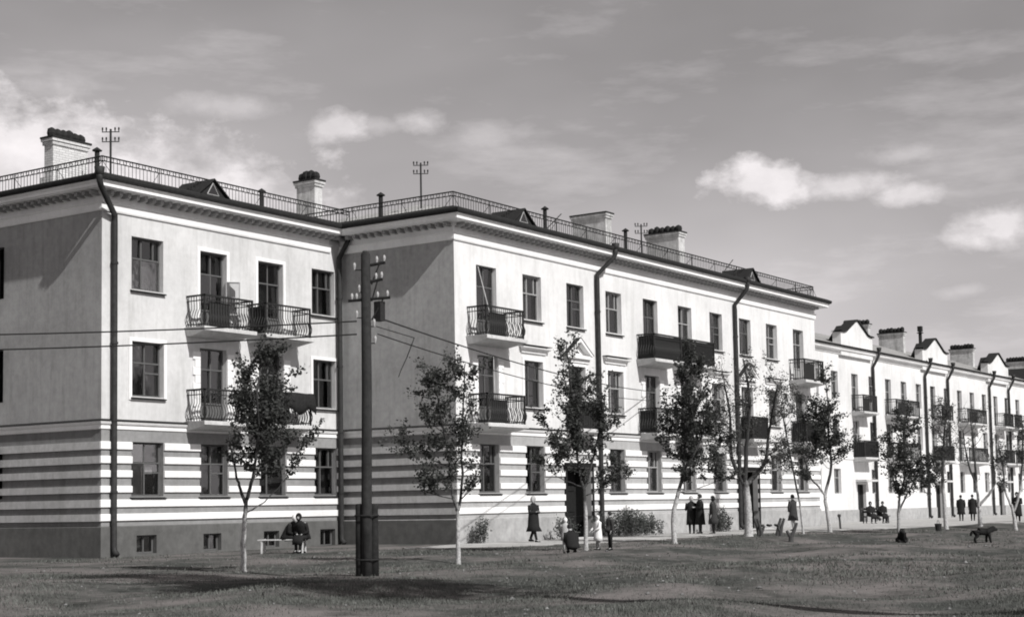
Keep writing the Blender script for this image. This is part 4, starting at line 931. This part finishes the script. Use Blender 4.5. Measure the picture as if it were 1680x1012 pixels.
TREES = [
 # label, ground position, then the outline of trunk, forks and crown from a measured elevation (units per metre, base point first)
 ('young leafy tree with whitewashed trunk in front of the grey wing balconies', (26.85, 25.96), 69.7, (399, 937), [(400, 880), (403, 835), (406, 815)], [[(406, 818), (418, 775), (428, 715), (432, 640), (434, 575)], [(404, 826), (393, 800), (386, 770), (384, 720)]],
  [(432, 592, 40, 46, 0, 1.1), (425, 648, 48, 42, 0, 1.2), (442, 700, 60, 38, 0, 1.1), (394, 755, 32, 34, 0, .7), (456, 768, 36, 28, 0, .6), (494, 722, 22, 30, 0, .8)], 54, 5900, LEAF2, BARK_W, .085, .072),
 ('loose open-crowned young tree left of the first entrance of the middle block', (33.34, 24.44), 62.1, (752, 920), [(752, 870), (752, 840), (752, 828)], [[(751, 832), (744, 800), (738, 750), (728, 680), (715, 610)], [(753, 832), (759, 790), (760, 730), (762, 660), (768, 590)]],
  [(704, 632, 24, 56, 0, .9), (742, 655, 30, 70, 0, .9), (684, 718, 38, 36, 0, .9), (750, 725, 42, 38, 0, 1.3), (705, 775, 56, 24, 0, 1.1), (770, 625, 18, 44, 0, .9), (774, 778, 22, 22, 0, .8)], 54, 5600, LEAF, BARK_W, .085, .068),
 ('leafy young tree directly before the dark entrance of the middle block', (40.41, 24.83), 54.1, (961, 905), [(962, 850), (960, 810), (958, 795)], [[(958, 800), (952, 760), (946, 700), (940, 630), (934, 565)], [(960, 805), (972, 770), (985, 720), (992, 680)]],
  [(936, 580, 18, 36, 0, .9), (946, 635, 36, 38), (914, 690, 42, 30, 0, 1), (980, 690, 46, 40, 0, 1.2), (942, 742, 48, 36, 0, 1.2), (1006, 775, 36, 32, 0, .9), (900, 760, 26, 18, 0, .8)], 64, 7000, LEAF, BARK_W, .09, .072),
 ('dense dark young tree with bent pale trunk under the canvas-clad balcony', (47.76, 25.74), 47.5, (1107, 893), [(1106, 850), (1112, 820), (1121, 790), (1124, 770)], [[(1123, 780), (1128, 730), (1136, 660), (1142, 590)], [(1124, 775), (1145, 740), (1162, 700), (1168, 660)]],
  [(1142, 602, 26, 42, 0, 1.2), (1140, 655, 48, 42, 0, 1.3), (1116, 710, 34, 38, 0, 1.1), (1168, 710, 44, 42, 0, 1.3), (1150, 760, 48, 28, 0, 1), (1192, 768, 24, 24, 0, .7)], 72, 9000, LEAF2, BARK_T, .095, .095),
 ('thick forked tree with white trunk and thin airy foliage beside the benches', (53.87, 25.85), 43.4, (1229, 885), [(1229, 840), (1227, 805), (1225, 792)], [[(1224, 800), (1212, 775), (1205, 745), (1208, 690), (1200, 630)], [(1227, 800), (1246, 782), (1262, 760), (1268, 715), (1276, 640)], [(1225, 795), (1228, 740), (1234, 660), (1232, 590)]],
  [(1228, 625, 52, 52, 0, .9), (1206, 700, 44, 46, 0, 1), (1268, 690, 40, 52, 0, .9), (1270, 762, 32, 34, 0, 1.1), (1188, 745, 24, 30, 0, .6), (1300, 640, 20, 44, 0, .6)], 76, 4800, LEAF3, BARK_T, .07, .165),
 ('slender leaning sapling with thin pale trunk right of the benches', (58.27, 25.57), 40.95, (1318, 880), [(1315, 840), (1307, 790), (1299, 740), (1291, 690)], [],
  [(1288, 745, 22, 38), (1294, 665, 24, 50, 0, .6)], 28, 1600, LEAF, BARK_W, .08, .05),
 ('leafy crooked tree at the right corner of the middle block', (64.63, 27.07), 37.3, (1363, 874), [(1358, 838), (1356, 815), (1365, 780), (1368, 760)], [[(1368, 765), (1366, 720), (1362, 670), (1362, 620)], [(1358, 818), (1346, 800), (1332, 785), (1322, 750)]],
  [(1362, 640, 18, 38, 0, 1), (1350, 682, 36, 32, 0, 1.2), (1366, 722, 44, 32, 0, 1.3), (1328, 738, 26, 24, 0, 1), (1398, 716, 20, 14, 0, .9), (1328, 780, 16, 18, 0, .8)], 64, 6600, LEAF2, BARK_T, .10, .095),
 ('dark bushy-crowned tree before the first gable of the white block', (65.21, 24.17), 37.9, (1475, 873), [(1475, 845), (1477, 825), (1478, 812)], [[(1478, 815), (1486, 780), (1490, 730), (1488, 680)], [(1477, 838), (1490, 815), (1502, 795), (1510, 760)], [(1478, 815), (1468, 790), (1466, 760)]],
  [(1488, 692, 24, 32, 0, .7), (1480, 732, 34, 36), (1514, 765, 34, 32, 0, 1.6), (1506, 795, 34, 20), (1468, 790, 18, 26, 0, .7)], 60, 5800, LEAF2, BARK_D, .10, .08),
 ('straight pale-trunked tree with sparse grey twigs between the two gables', (68.46, 23.18), 36.8, (1553, 870), [(1551, 820), (1550, 775), (1552, 740)], [[(1552, 750), (1556, 700), (1560, 650)]],
  [(1553, 690, 22, 46), (1546, 770, 18, 32, 0, .6), (1562, 740, 18, 32, 0, .6)], 44, 2000, LEAF3, BARK_T, .075, .10),
 ('bare forked tree with upswept limbs and white trunk near the black dog', (73.55, 23.25), 34.66, (1609, 866), [(1608, 845), (1607, 830)], [[(1607, 836), (1603, 800), (1592, 760), (1582, 710)], [(1604, 805), (1606, 760), (1604, 690)], [(1608, 832), (1625, 812), (1634, 790), (1636, 730)]],
  [(1590, 715, 28, 50), (1627, 745, 24, 50), (1606, 690, 24, 34)], 34, 420, LEAF3, BARK_T, .075, .12),
 ('forked tree with white trunk and thin dark foliage at the right edge', (71.90, 21.11), 35.9, (1667, 865), [(1664, 840), (1661, 822)], [[(1662, 828), (1654, 800), (1650, 760), (1646, 720)], [(1664, 835), (1674, 800), (1680, 750), (1684, 690)]],
  [(1648, 750, 18, 34, 0, 1.3), (1680, 720, 18, 60, 0, 1), (1700, 740, 24, 40), (1652, 790, 14, 16)], 40, 2200, LEAF, BARK_T, .085, .10),
]
for i, (lab, pos, ppm, bp, tp, fk, bl, n, lv, lm, bk, ls, rb) in enumerate(TREES):
    t_, b_ = px_tree(ppm, bp, tp, bl)
    f_ = [[((x-bp[0])/ppm, (bp[1]-y)/ppm) for x, y in q] for q in fk]
    tree('young_tree', lab, pos, t_, b_, int(n*1.25), int(lv*1.2), lm, bk, ls*.84, rb, seed=20+i, forks=f_, twig=.40 if i < 4 else .46, spread=.075)
# a tall old poplar across the road, right of the view: only its shade reaches into it
tree('poplar_tree', 'tall old poplar across the road, out of the view to the right', (17.9, 1.2), [(0, 0), (.1, 5), (.1, 10), (0, 15), (0, 18)],
     [(0, 14, 1.9, 2.2), (-.3, 16.5, 2.6, 2.4), (.3, 19, 2.5, 2.4), (.1, 21.5, 1.8, 2.0)], 60, 5600, LEAF, BARK_D, .24, .28, seed=60, group=None, spread=.40, twig=1.1)

def shrub(label, x, y, w, d, h, n, seed, upright=True):
    rs = random.Random(seed); z0 = ground_z(x, y); B = empty('shrub', (x, y, z0), label, 'shrub', 'shrubs along the wall foot')
    st = MB(); V = []; F = []
    for i in range(n):
        px, py = x+rs.uniform(-w, w), y+rs.uniform(-d, d); hh = h*rs.uniform(.55, 1.05)*(1-.35*abs((px-x)/w)**3)
        tx, ty = px+rs.gauss(0, .12), py+rs.gauss(0, .1); st.tube([(px, py, z0-.05), ((px+tx)/2, (py+ty)/2, z0+hh*.5), (tx, ty, z0+hh)], [.012, .008, .004], 3)
        for _ in range(60):
            t = rs.uniform(.1, 1)**.8; q_ = Vector((px+(tx-px)*t, py+(ty-py)*t, z0+hh*t))+Vector((rs.gauss(0, .07), rs.gauss(0, .07), rs.gauss(0, .05)))
            u = Vector((rs.gauss(0, 1), rs.gauss(0, 1), rs.gauss(.3, .8))).normalized(); w_ = u.orthogonal(); s_ = .065*rs.uniform(.5, 1.3); k = len(V)
            V.extend((tuple(q_), tuple(q_+u*s_*.5+w_*s_*.4), tuple(q_+u*s_*1.2), tuple(q_+u*s_*.5-w_*s_*.4))); F.append((k, k+1, k+2, k+3))
    st.build('stems', BARK_D, B); g = MB(); g.v = V; g.f = F; g.build('foliage', SHRUB, B)
shrub('broad dark shrub against the plinth right of the dark entrance', 55.3, 32.3, 1.55, .4, 1.15, 60, 1)
shrub('narrower shrub at the right end of the clump by the plinth', 57.6, 32.3, .75, .35, 1.0, 30, 2)
shrub('small shrub against the plinth just left of the dark entrance', 51.2, 32.4, .45, .3, .85, 18, 3)
shrub('tiny bush at the left corner of the middle block', 46.3, 32.9, .28, .25, .95, 12, 4)
shrub('rounded grey bush behind the standing women', 63.6, 31.9, .4, .35, 1.15, 26, 5)

# ------------------------------------------------------------------ people
FING = [(-.030, .085), (-.011, .098), (.010, .092), (.029, .074)]
def skinmesh(verts, edges, name, m, root=0, sub=1):
    me = bpy.data.meshes.new(name); me.from_pydata([v[:3] for v in verts], edges, []); me.materials.append(m)
    o = bpy.data.objects.new(name, me); COL.objects.link(o)
    md = o.modifiers.new('skin', 'SKIN'); md.use_smooth_shade = True; md.branch_smoothing = .4
    for i, v in enumerate(verts):
        sv = me.skin_vertices[0].data[i]; sv.radius = (v[3], v[4] if len(v) > 4 else v[3]); sv.use_root = (i == root)
    s = o.modifiers.new('sub', 'SUBSURF'); s.levels = sub; s.render_levels = sub
    return o
def person(label, loc, face, height=1.64, pose='stand', coat=None, legs=None, hem=.55, scarf=None, hair=True, stride=0., lean=0., arms='down', group='people outside the houses', seat=.45, skirt=None, headturn=0.):
    """one continuous skinned body with coat, hair or scarf, eyes and mouth as its children"""
    k = height/1.70; z0 = loc[2] if len(loc) > 2 else ground_z(loc[0], loc[1])
    B = empty('person', (loc[0], loc[1], z0), label, 'person', group, rz=face)
    ORG[B.name] = (0, 0, 0)
    V = []; E = []
    def v(x, y, z, r, r2=None, par=None):
        V.append((x*k, y*k, z*k, r*k, (r2 or r)*k)); i = len(V)-1
        if par is not None: E.append((par, i))
        return i
    sit = pose in ('sit', 'squat'); hz = {'stand': .95, 'sit': seat/k+.09, 'squat': .26}[pose]; dz = hz-.95
    ln = lean
    def tz(h): return h+dz
    def ty(h): return (h-.95)*math.tan(ln)
    pel = v(0, 0, tz(.95), .14, .11)
    sp = v(0, ty(1.12), tz(1.12), .125, .095, pel); ch = v(0, ty(1.32), tz(1.32), .145, .10, sp); nb = v(0, ty(1.45), tz(1.45), .07, .065, ch); nk = v(0, ty(1.51)+.005, tz(1.51), .05, .05, nb)
    jaw = v(0, ty(1.55)+.035, tz(1.555), .062, .06, nk); sk = v(0, ty(1.62)+.012, tz(1.63), .078, .088, jaw); tp = v(0, ty(1.68), tz(1.69), .045, .05, sk)
    v(0, ty(1.60)+.125, tz(1.595), .014, .014, jaw)                              # nose
    for s in (-1, 1): v(s*.088, ty(1.61)+.01, tz(1.61), .012, .02, sk)           # ears
    limbs = []
    for s in (-1, 1):
        hp = v(s*.095, 0, tz(.90), .085, .085, pel)
        if pose == 'stand':
            st = stride*s; kn = v(s*.095, .10*st+.02*abs(stride), .50, .058, .058, hp); an = v(s*.09, .24*st-.03*abs(stride)*(s < 0), .09+(.05*abs(stride) if s < 0 else 0), .036, .036, kn)
            toe = v(s*.105, .24*st+.14, .035+(.02*abs(stride) if s < 0 else 0), .034, .028, an)
        elif pose == 'sit':
            kn = v(s*.10, .42, seat/k+.06, .06, .06, hp); an = v(s*.10, .44-.06*s, .09, .037, .037, kn); toe = v(s*.11, .58-.06*s, .035, .034, .028, an)
        else:
            kn = v(s*.17, .36, .46, .06, .06, hp); an = v(s*.13, .14, .09, .04, .04, kn); toe = v(s*.14, .30, .035, .034, .028, an)
        sh = v(s*.175, ty(1.40), tz(1.395), .062, .06, ch)
        if arms == 'down': el = (s*.235, ty(1.13)-.03, tz(1.13)); wr = (s*.235, ty(.90)+.05, tz(.89))
        elif arms == 'fold': el = (s*.25, ty(1.14)+.02, tz(1.13)); wr = (s*.05, ty(1.14)+.20, tz(1.16))
        elif arms == 'lap': el = (s*.24, ty(1.14)+.06, tz(1.13)); wr = (s*.09, ty(1.0)+.30, tz(1.02))
        elif arms == 'up': el = (s*.22, ty(1.15)+.06, tz(1.14)); wr = (s*.10, ty(1.3)+.18, tz(1.36)) if s > 0 else (s*.23, ty(.92)+.06, tz(.90))
        else: el = (s*.24, ty(1.13)+.10, tz(1.12)); wr = (s*.16, ty(1.0)+.33, tz(.98))
        ei = v(*el, .042, .042, sh); wi = v(*wr, .027, .024, ei)
        d = (Vector(wr)-Vector(el)).normalized(); side = Vector((1, 0, 0)) if abs(d.x) < .8 else Vector((0, 1, 0)); side = (side-d*side.dot(d)).normalized(); nrm = d.cross(side)
        pm = Vector(wr)+d*.07; pi = v(*pm, .036, .018, wi)
        for (o_, l_) in FING:
            a = pm+side*o_+d*.03; f1 = v(*a, .009, .009, pi); b = a+d*l_*.45+nrm*.012; f2 = v(*b, .0085, .0085, f1); c = b+d*l_*.42+nrm*.028*s; v(*c, .007, .007, f2)
        th = Vector(wr)+d*.035-side*s*.035; t1 = v(*th, .010, .010, wi); v(*(th+d*.045-side*s*.02+nrm*.01), .009, .009, t1)
        limbs.append((Vector((s*.175, ty(1.40), tz(1.395)))*k, Vector(el)*k, Vector(wr)*k))
    body = skinmesh(V, E, 'body', SKIN); body.parent = B
    body.data.materials.clear(); body.data.materials.append(SKIN)
    coat = coat or COATD
    c = MB()
    def ring(h, rx, ry, yo=0): return ((0, (ty(h)+yo)*k, tz(h)*k), rx*k, ry*k)
    if pose == 'stand':
        rings = [((0, .02*stride*k, hem*k), (.25+.05*abs(stride))*k, (.23+.09*abs(stride))*k), ((0, .0, (hem+.2)*k), .24*k, .21*k), ring(.95, .22, .185), ring(1.12, .20, .165), ring(1.30, .215, .165), ring(1.40, .20, .13), ring(1.46, .10, .085), ring(1.50, .06, .06)]
        c.loft(rings, 16)
    else:
        c.loft([ring(.86, .25, .21), ring(.95, .25, .21), ring(1.12, .235, .20), ring(1.30, .235, .19), ring(1.40, .21, .15), ring(1.46, .10, .085), ring(1.50, .06, .06)], 16)
        if pose == 'sit':
            zz = (seat/k+.06)
            c.loft([((0, -.05*k, zz*k), .20*k, .13*k, 1.57), ((0, .2*k, zz*k), .21*k, .12*k, 1.57), ((0, .42*k, (zz-.01)*k), .20*k, .11*k, 1.3), ((0, .50*k, (zz-.12)*k), .19*k, .09*k, .6), ((0, .5*k, (zz-.24)*k), .19*k, .08*k, .1)], 14)
        else:
            c.loft([((0, -.02*k, .22*k), .2*k, .14*k, 1.2), ((0, .2*k, .36*k), .22*k, .13*k, 1.2), ((0, .36*k, .44*k), .22*k, .09*k, 1.2)], 14)
    for (a, b, w_) in limbs:
        e = b.lerp(w_, .92); c.tube([a, a.lerp(b, .5), b, e], [.09*k, .08*k, .07*k, .052*k], 8)
    co = c.mesh('coat', coat, True); child('coat', co, B)
    lg = MB()
    idx = [i for i in range(len(V))]
    # stockings or trousers with shoes
    for s in (-1, 1):
        if pose == 'stand':
            st = stride*s; P_ = [(s*.095, 0, .88, .092), (s*.095, .10*st+.02*abs(stride), .50, .066), (s*.09, .24*st-.03*abs(stride)*(s < 0), .10+(.05*abs(stride) if s < 0 else 0), .045)]
        elif pose == 'sit': P_ = [(s*.095, .05, tz(.90), .09), (s*.10, .42, seat/k+.06, .068), (s*.10, .44-.06*s, .10, .046)]
        else: P_ = [(s*.095, .05, tz(.9), .09), (s*.17, .36, .46, .068), (s*.13, .14, .10, .048)]
        lg.tube([Vector(p[:3])*k for p in P_], [p[3]*k for p in P_], 9)
    child('trousers' if hem > .8 else 'stockings', lg.mesh('legs', legs or COATG, True), B)
    for s in (-1, 1):
        if pose == 'stand': a = Vector((s*.09, .24*stride*s-.03*abs(stride)*(s < 0), .05+(.04*abs(stride) if s < 0 else 0)))
        elif pose == 'sit': a = Vector((s*.10, .44-.06*s, .05))
        else: a = Vector((s*.13, .14, .05))
        sh = MB().loft([((a.x*k, (a.y-.07)*k, (a.z)*k), .038*k, .04*k, 1.57), ((a.x*k, (a.y)*k, (a.z+.005)*k), .045*k, .05*k, 1.57), ((a.x*k, (a.y+.10)*k, (a.z-.01)*k), .048*k, .036*k, 1.57), ((a.x*k, (a.y+.18)*k, (a.z-.02)*k), .03*k, .02*k, 1.57)], 10)
        child('shoe', sh.mesh('shoe', COATD, True), B)
    hc = Vector((0, ty(1.62)+.005, tz(1.625)))
    h = MB(); full = scarf is not None; rr = .112 if full else .102
    n, mm = 14, 9
    for j in range(mm+1):
        ph = math.pi*j/mm
        for i in range(n):
            th = 2*math.pi*i/n; x, y, z = math.sin(ph)*math.cos(th), math.sin(ph)*math.sin(th), math.cos(ph)
            q_ = Vector((x*rr*.92, y*rr*1.08, z*rr*1.2))
            if y > .35 and z < .42: q_.y = min(q_.y, .052)                         # leave the face open
            if full and z < -.5: q_ = Vector((q_.x*.85, q_.y*.8, q_.z*1.15))
            if not full and z < -.3: q_.z = max(q_.z, -.06); q_.y = min(q_.y, .0)
            h.v.append(tuple((hc+q_)*k))
    for j in range(mm):
        for i in range(n): h.f.append((j*n+i, (j+1)*n+i, (j+1)*n+(i+1) % n, j*n+(i+1) % n))
    child('headscarf' if full else 'hair', h.mesh('headcover', scarf or HAIR, True), B)
    for s in (-1, 1): child('eye', cached(('eye', k), lambda: MB().tube([(0, 0, 0), (0, .006, 0)], [.012, .008], 8).mesh('eye', HAIR)), B, tuple((hc+Vector((s*.032, .083, .012)))*k))
    child('mouth', cached(('mouth', k), lambda: MB().box(-.02, .02, 0, .006, -.005, .005).mesh('mouth', COATG)), B, tuple((hc+Vector((0, .088, -.062)))*k))
    return B
def facing(dx, dy): return math.atan2(-dx, dy)
person('woman in a dark coat and pale headscarf walking alone along the path', (47.2, 31.2), facing(-.15, -.98), 1.63, 'stand', COATD, COATD, .42, CLOTHL, stride=.95, arms='fold')
person('woman in a dark coat, leftmost of the three standing together', (60.15, 31.56), facing(.75, .5), 1.60, 'stand', COATD, COATD, .42, CLOTHL, arms='fold')
person('woman in a dark coat, tallest and middle of the three standing together', (60.1, 31.12), facing(-.5, .6), 1.68, 'stand', COATD, COATG, .40, None, arms='fold')
person('woman with a dark skirt and light jacket back, right of the three standing', (59.95, 30.42), facing(-.3, .9), 1.58, 'stand', COATG, COATD, .45, COATD, arms='down')
person('person in a dark skirt half hidden behind the slender sapling', (64.9, 28.95), facing(.2, .8), 1.6, 'stand', COATG, SKIN, .5, None, arms='up', stride=.3)
# children by the tree in front of the entrance
person('small child in a pale shirt left of the crouching figure', (38.95, 24.62), facing(.8, .3), 1.02, 'stand', CLOTHL, CLOTHL, .62, CLOTHW, arms='front')
person('dark crouching figure low beside the white tree trunk', (38.35, 24.0), facing(.6, .7), 1.35, 'squat', COATD, COATD, .5, None, arms='lap', lean=.5)
person('small child in a white dress right of the white tree trunk', (39.35, 23.75), facing(-.8, .3), .98, 'stand', CLOTHW, SKIN, .45, CLOTHW, arms='front')
person('boy in a dark jacket and trousers, rightmost of the children', (38.7, 22.95), facing(-.7, .5), 1.08, 'stand', COATG, COATD, .82, None, arms='down')
# far people
person('dark-coated person, left of the couple walking by the white block', (96.2, 31.6), facing(.8, .3), 1.6, 'stand', COATD, COATD, .45, None, stride=.5)
person('dark-coated person, right of the couple walking by the white block', (96.6, 31.0), facing(.8, .3), 1.62, 'stand', COATD, COATD, .45, None, stride=.4)
person('dark-coated person standing at the right edge of the view', (83.3, 24.35), facing(-.8, -.1), 1.62, 'stand', COATD, COATD, .40, COATD, stride=.3, arms='fold')

# ------------------------------------------------------------------ benches and small things
def bench(label, x, y, rz, ln=1.7, seatm=PLANK, back=True, name='bench', post=None):
    B = empty(name, (x, y, ground_z(x, y)), label, 'bench', rz=rz); z0 = 0
    for i in range(3): MB().box(-ln/2, ln/2, -.2+i*.14, -.08+i*.14, .42, .455).build('seat_slat', seatm, B)
    if back:
        for i in range(2): MB().add([(-ln/2, .24+.03*i, .62+.17*i), (ln/2, .24+.03*i, .62+.17*i), (ln/2, .26+.03*i, .74+.17*i), (-ln/2, .26+.03*i, .74+.17*i), (-ln/2, .27+.03*i, .62+.17*i), (ln/2, .27+.03*i, .62+.17*i), (ln/2, .29+.03*i, .74+.17*i), (-ln/2, .29+.03*i, .74+.17*i)],
                               [(0, 1, 2, 3), (4, 7, 6, 5), (0, 4, 5, 1), (3, 2, 6, 7), (0, 3, 7, 4), (1, 5, 6, 2)]).build('back_slat', seatm, B)
    for sx in (-1, 1):
        xx = sx*(ln/2-.12)
        MB().tube([(xx, -.17, -.05), (xx, -.14, .415)], .035, 6).build('leg', post or seatm, B)
        MB().tube([(xx, .26, -.05), (xx, .22, .42), (xx, .305, .95 if back else .44)], .035, 6).build('leg', post or seatm, B)
        MB().box(xx-.03, xx+.03, -.18, .24, .36, .418).build('seat_bearer', post or seatm, B)
    return B
bx, by = 38.0, 34.95
bench('plank bench with pale slats where the pair sits before the grey wing', bx, by, R(-62), 1.6, PLANK, False)
ax = Vector((math.cos(R(-62)), math.sin(R(-62)), 0))
gz = ground_z(bx, by)
person('seated person in dark clothes and white headscarf on the plank bench', (bx+ax.x*.12, by+ax.y*.12, gz), facing(.35, -.9), 1.56, 'sit', COATD, COATG, .5, CLOTHW, lean=.45, arms='lap')
person('seated person in black hunched over, right one on the plank bench', (bx+ax.x*.68, by+ax.y*.68, gz), facing(-.95, -.3), 1.62, 'sit', COATD, COATD, .5, COATD, lean=.5, arms='lap')

def yard_bench(label, x, y, rz):
    """rustic bench of two leaning forked posts and a sagging seat"""
    B = empty('rustic_bench', (x, y, ground_z(x, y)), label, 'bench', 'rustic benches under the trees', rz=rz)
    for s in (-1, 1):
        MB().tube([(s*.36, 0, -.1), (s*.37, 0, .12), (s*.42, 0, .38), (s*.52, 0, .68)], [.085, .075, .06, .05], 8).build('post', PLANKD, B)
        MB().tube([(s*.37, 0, .12), (s*.25, 0, .40)], [.06, .045], 8).build('fork', PLANKD, B)
        MB().tube([(s*.36, .75, -.1), (s*.37, .75, .12), (s*.42, .75, .38), (s*.52, .75, .68)], [.08, .07, .06, .05], 8).build('post', PLANKD, B)
    for i in range(3):
        MB().tube([(-.30+.30*i, -.06, .42), (-.30+.30*i, .4, .40), (-.30+.30*i, .84, .42)], .05, 6).build('seat_rail', PLANKD, B)
yard_bench('rustic bench with leaning posts just right of the thick forked tree', 55.3, 25.6, R(-56))
B = empty('rustic_bench', (52.75, 23.65, ground_z(52.75, 23.65)), 'broken forked bench post standing left of the slender sapling', 'bench post', 'rustic benches under the trees', rz=R(-56))
MB().tube([(0, 0, -.1), (.02, 0, .18), (.14, 0, .42), (.24, 0, .7)], [.1, .085, .06, .05], 8).build('post', PLANKD, B); MB().tube([(.01, 0, .15), (-.14, 0, .42)], [.07, .05], 8).build('fork', PLANKD, B)

def stake(x, y):
    B = empty('wooden_stake', (x, y, ground_z(x, y)), 'short dark stake leaning in the path right of the crooked tree', 'stake')
    MB().tube([(x+.06, y, -.1), (x, y, .45), (x-.06, y, .66)], [.055, .05, .05], 8).build('stake_shaft', PLANKD, B); MB().tube([(x-.06, y, .64), (x-.06, y, .68), (x-.06, y, .76), (x-.06, y, .79)], [.05, .085, .085, .05], 8).build('stake_head', PLANKD, B)
stake(68.7, 28.3)
def bucket(x, y):
    z = ground_z(x, y); B = empty('bucket', (x, y, z), 'small dark bucket on the grass near the straight pale trunk', 'bucket')
    MB().tube([(x, y, z), (x, y, z+.30), (x, y, z+.305)], [.11, .15, .14], 12).build('bucket_body', IRON, B); MB().tube([(x-.145, y, z+.29), (x-.1, y, z+.40), (x, y, z+.44), (x+.1, y, z+.40), (x+.145, y, z+.29)], .01, 5).build('handle', IRON, B)
bucket(62.5, 21.5)

def dog(label, x, y, rz, pose='stand', sc=1.):
    z = ground_z(x, y); B = empty('dog', (x, y, z), label, 'dog', 'dogs on the grass', rz=rz); V = []; E = []
    def v(px, py, pz, r, par=None, r2=None):
        V.append((px*sc, py*sc, pz*sc, r*sc*1.45, (r2 or r)*sc*1.45)); i = len(V)-1
        if par is not None: E.append((par, i))
        return i
    if pose == 'stand':
        ch = v(0, .22, .42, .125, None, .14); be = v(0, 0, .43, .105, ch); ru = v(0, -.24, .44, .105, be); nk = v(0, .38, .50, .075, ch); hd = v(0, .50, .54, .075, nk); mz = v(0, .62, .50, .04, hd); v(0, .68, .49, .028, mz)
        for s in (-1, 1):
            v(s*.055, .47, .635, .018, hd)
            sh = v(s*.085, .24, .36, .055, ch); wr = v(s*.085, .25+.03*s, .17, .034, sh); pw = v(s*.085, .25+.05*s, .03, .034, wr); v(s*.085, .30+.05*s, .025, .03, pw)
            hp = v(s*.085, -.27, .38, .075, ru); kn = v(s*.09, -.20-.04*s, .27, .05, hp); hk = v(s*.09, -.33-.04*s, .17, .03, kn); pw = v(s*.09, -.31-.04*s, .03, .032, hk); v(s*.09, -.25-.04*s, .025, .03, pw)
        t1 = v(0, -.38, .46, .04, ru); t2 = v(0, -.47, .40, .045, t1); v(0, -.51, .27, .03, t2)
    else:
        ch = v(0, .20, .19, .12); be = v(0, 0, .16, .12, ch); ru = v(0, -.22, .15, .13, be); nk = v(0, .27, .30, .075, ch); hd = v(0, .33, .38, .075, nk); mz = v(0, .45, .35, .04, hd); v(0, .50, .34, .028, mz)
        for s in (-1, 1):
            v(s*.055, .30, .47, .018, hd); el = v(s*.10, .14, .07, .045, ch); pw = v(s*.10, .38, .04, .032, el); v(s*.10, .45, .03, .03, pw)
            hp = v(s*.13, -.18, .12, .085, ru); hk = v(s*.15, -.30, .05, .04, hp); pw = v(s*.16, -.12, .035, .034, hk)
        t1 = v(0, -.38, .10, .04, ru); v(.12, -.52, .05, .03, t1)
    b = skinmesh(V, E, 'body', FUR, 1); b.parent = B
    hc = V[4]
    for s in (-1, 1): child('eye', cached(('deye',), lambda: MB().tube([(0, 0, 0), (0, .008, 0)], [.01, .006], 6).mesh('eye', PORC)), B, (s*.035*sc, (hc[1])+.07*sc, hc[2]+.025*sc))
dog('black shaggy dog standing on the grass at the right', 50.65, 15.97, facing(.56, -.83)+.25, 'stand', .84)
dog('black dog lying on the grass below the dark bushy-crowned tree', 47.98, 17.70, facing(-.83, -.35), 'lie', .95)

# far bench with two people by the first entrance of the white block
fx, fy = 86.0, 33.2
bench('dark bench with seated people by the entrance of the white block', fx, fy, R(-45), 1.6, PLANKD, True)
ax = Vector((math.cos(R(-45)), math.sin(R(-45)), 0)); gz = ground_z(fx, fy)
person('seated person in black, left on the bench by the white block', (fx-ax.x*.35, fy-ax.y*.35, gz), facing(-.7, -.7), 1.6, 'sit', COATD, COATD, .5, COATD, arms='lap')
person('seated person in black, right on the bench by the white block', (fx+ax.x*.35, fy+ax.y*.35, gz), facing(-.7, -.7), 1.62, 'sit', COATD, COATD, .5, None, arms='lap', lean=.2)

# blanket airing over the railing of the grey wing's lower right balcony
def blanket():
    m = MB(); x0, x1, y, z = X0+7.0, X0+9.12, Y0-.85, 4.46+1.07; n = 22; rows = [(-.28, -.28), (-.16, -.02), (-.07, .045), (0, .06), (.07, .045), (.13, -.1), (.16, -.35), (.15, -.62)]
    for i in range(n+1):
        t = i/n; x = x0+(x1-x0)*t
        for (d, h) in rows: m.v.append((x, y-d-.03*math.sin(i*1.3)*(h < 0)-.035*(d > 0), z+h*(1+.18*math.sin(i*.6))*(1 if h < 0 else 1)+.02))
    k = len(rows)
    for i in range(n):
        for j in range(k-1): m.f.append((i*k+j, (i+1)*k+j, (i+1)*k+j+1, i*k+j+1))
    o = m.build('blanket', RUG, smooth=True); md = o.modifiers.new('thick', 'SOLIDIFY'); md.thickness = .025
    tag(o, 'dark blanket hung over the railing of the lower right balcony of the grey wing', 'blanket')
blanket()

# pale sticks kept on the first balconies of the middle block
def stick(a, b, label):
    m = MB().tube([a, tuple((Vector(a)+Vector(b))/2+Vector((.01, 0, .0))), b], [.02, .018, .015], 6)
    tag(m.build('wooden_pole', PLANK), label, 'pole', 'sticks on the balconies')
stick((X1+1.95, Y1-.45, 7.70), (X1+1.42, Y1-.06, 10.35), 'pale stick leaning against the top left balcony door of the middle block')
stick((X1+1.75, Y1-.5, 4.47), (X1+1.75, Y1-.48, 6.95), 'pale upright stick on the lower left balcony of the middle block')
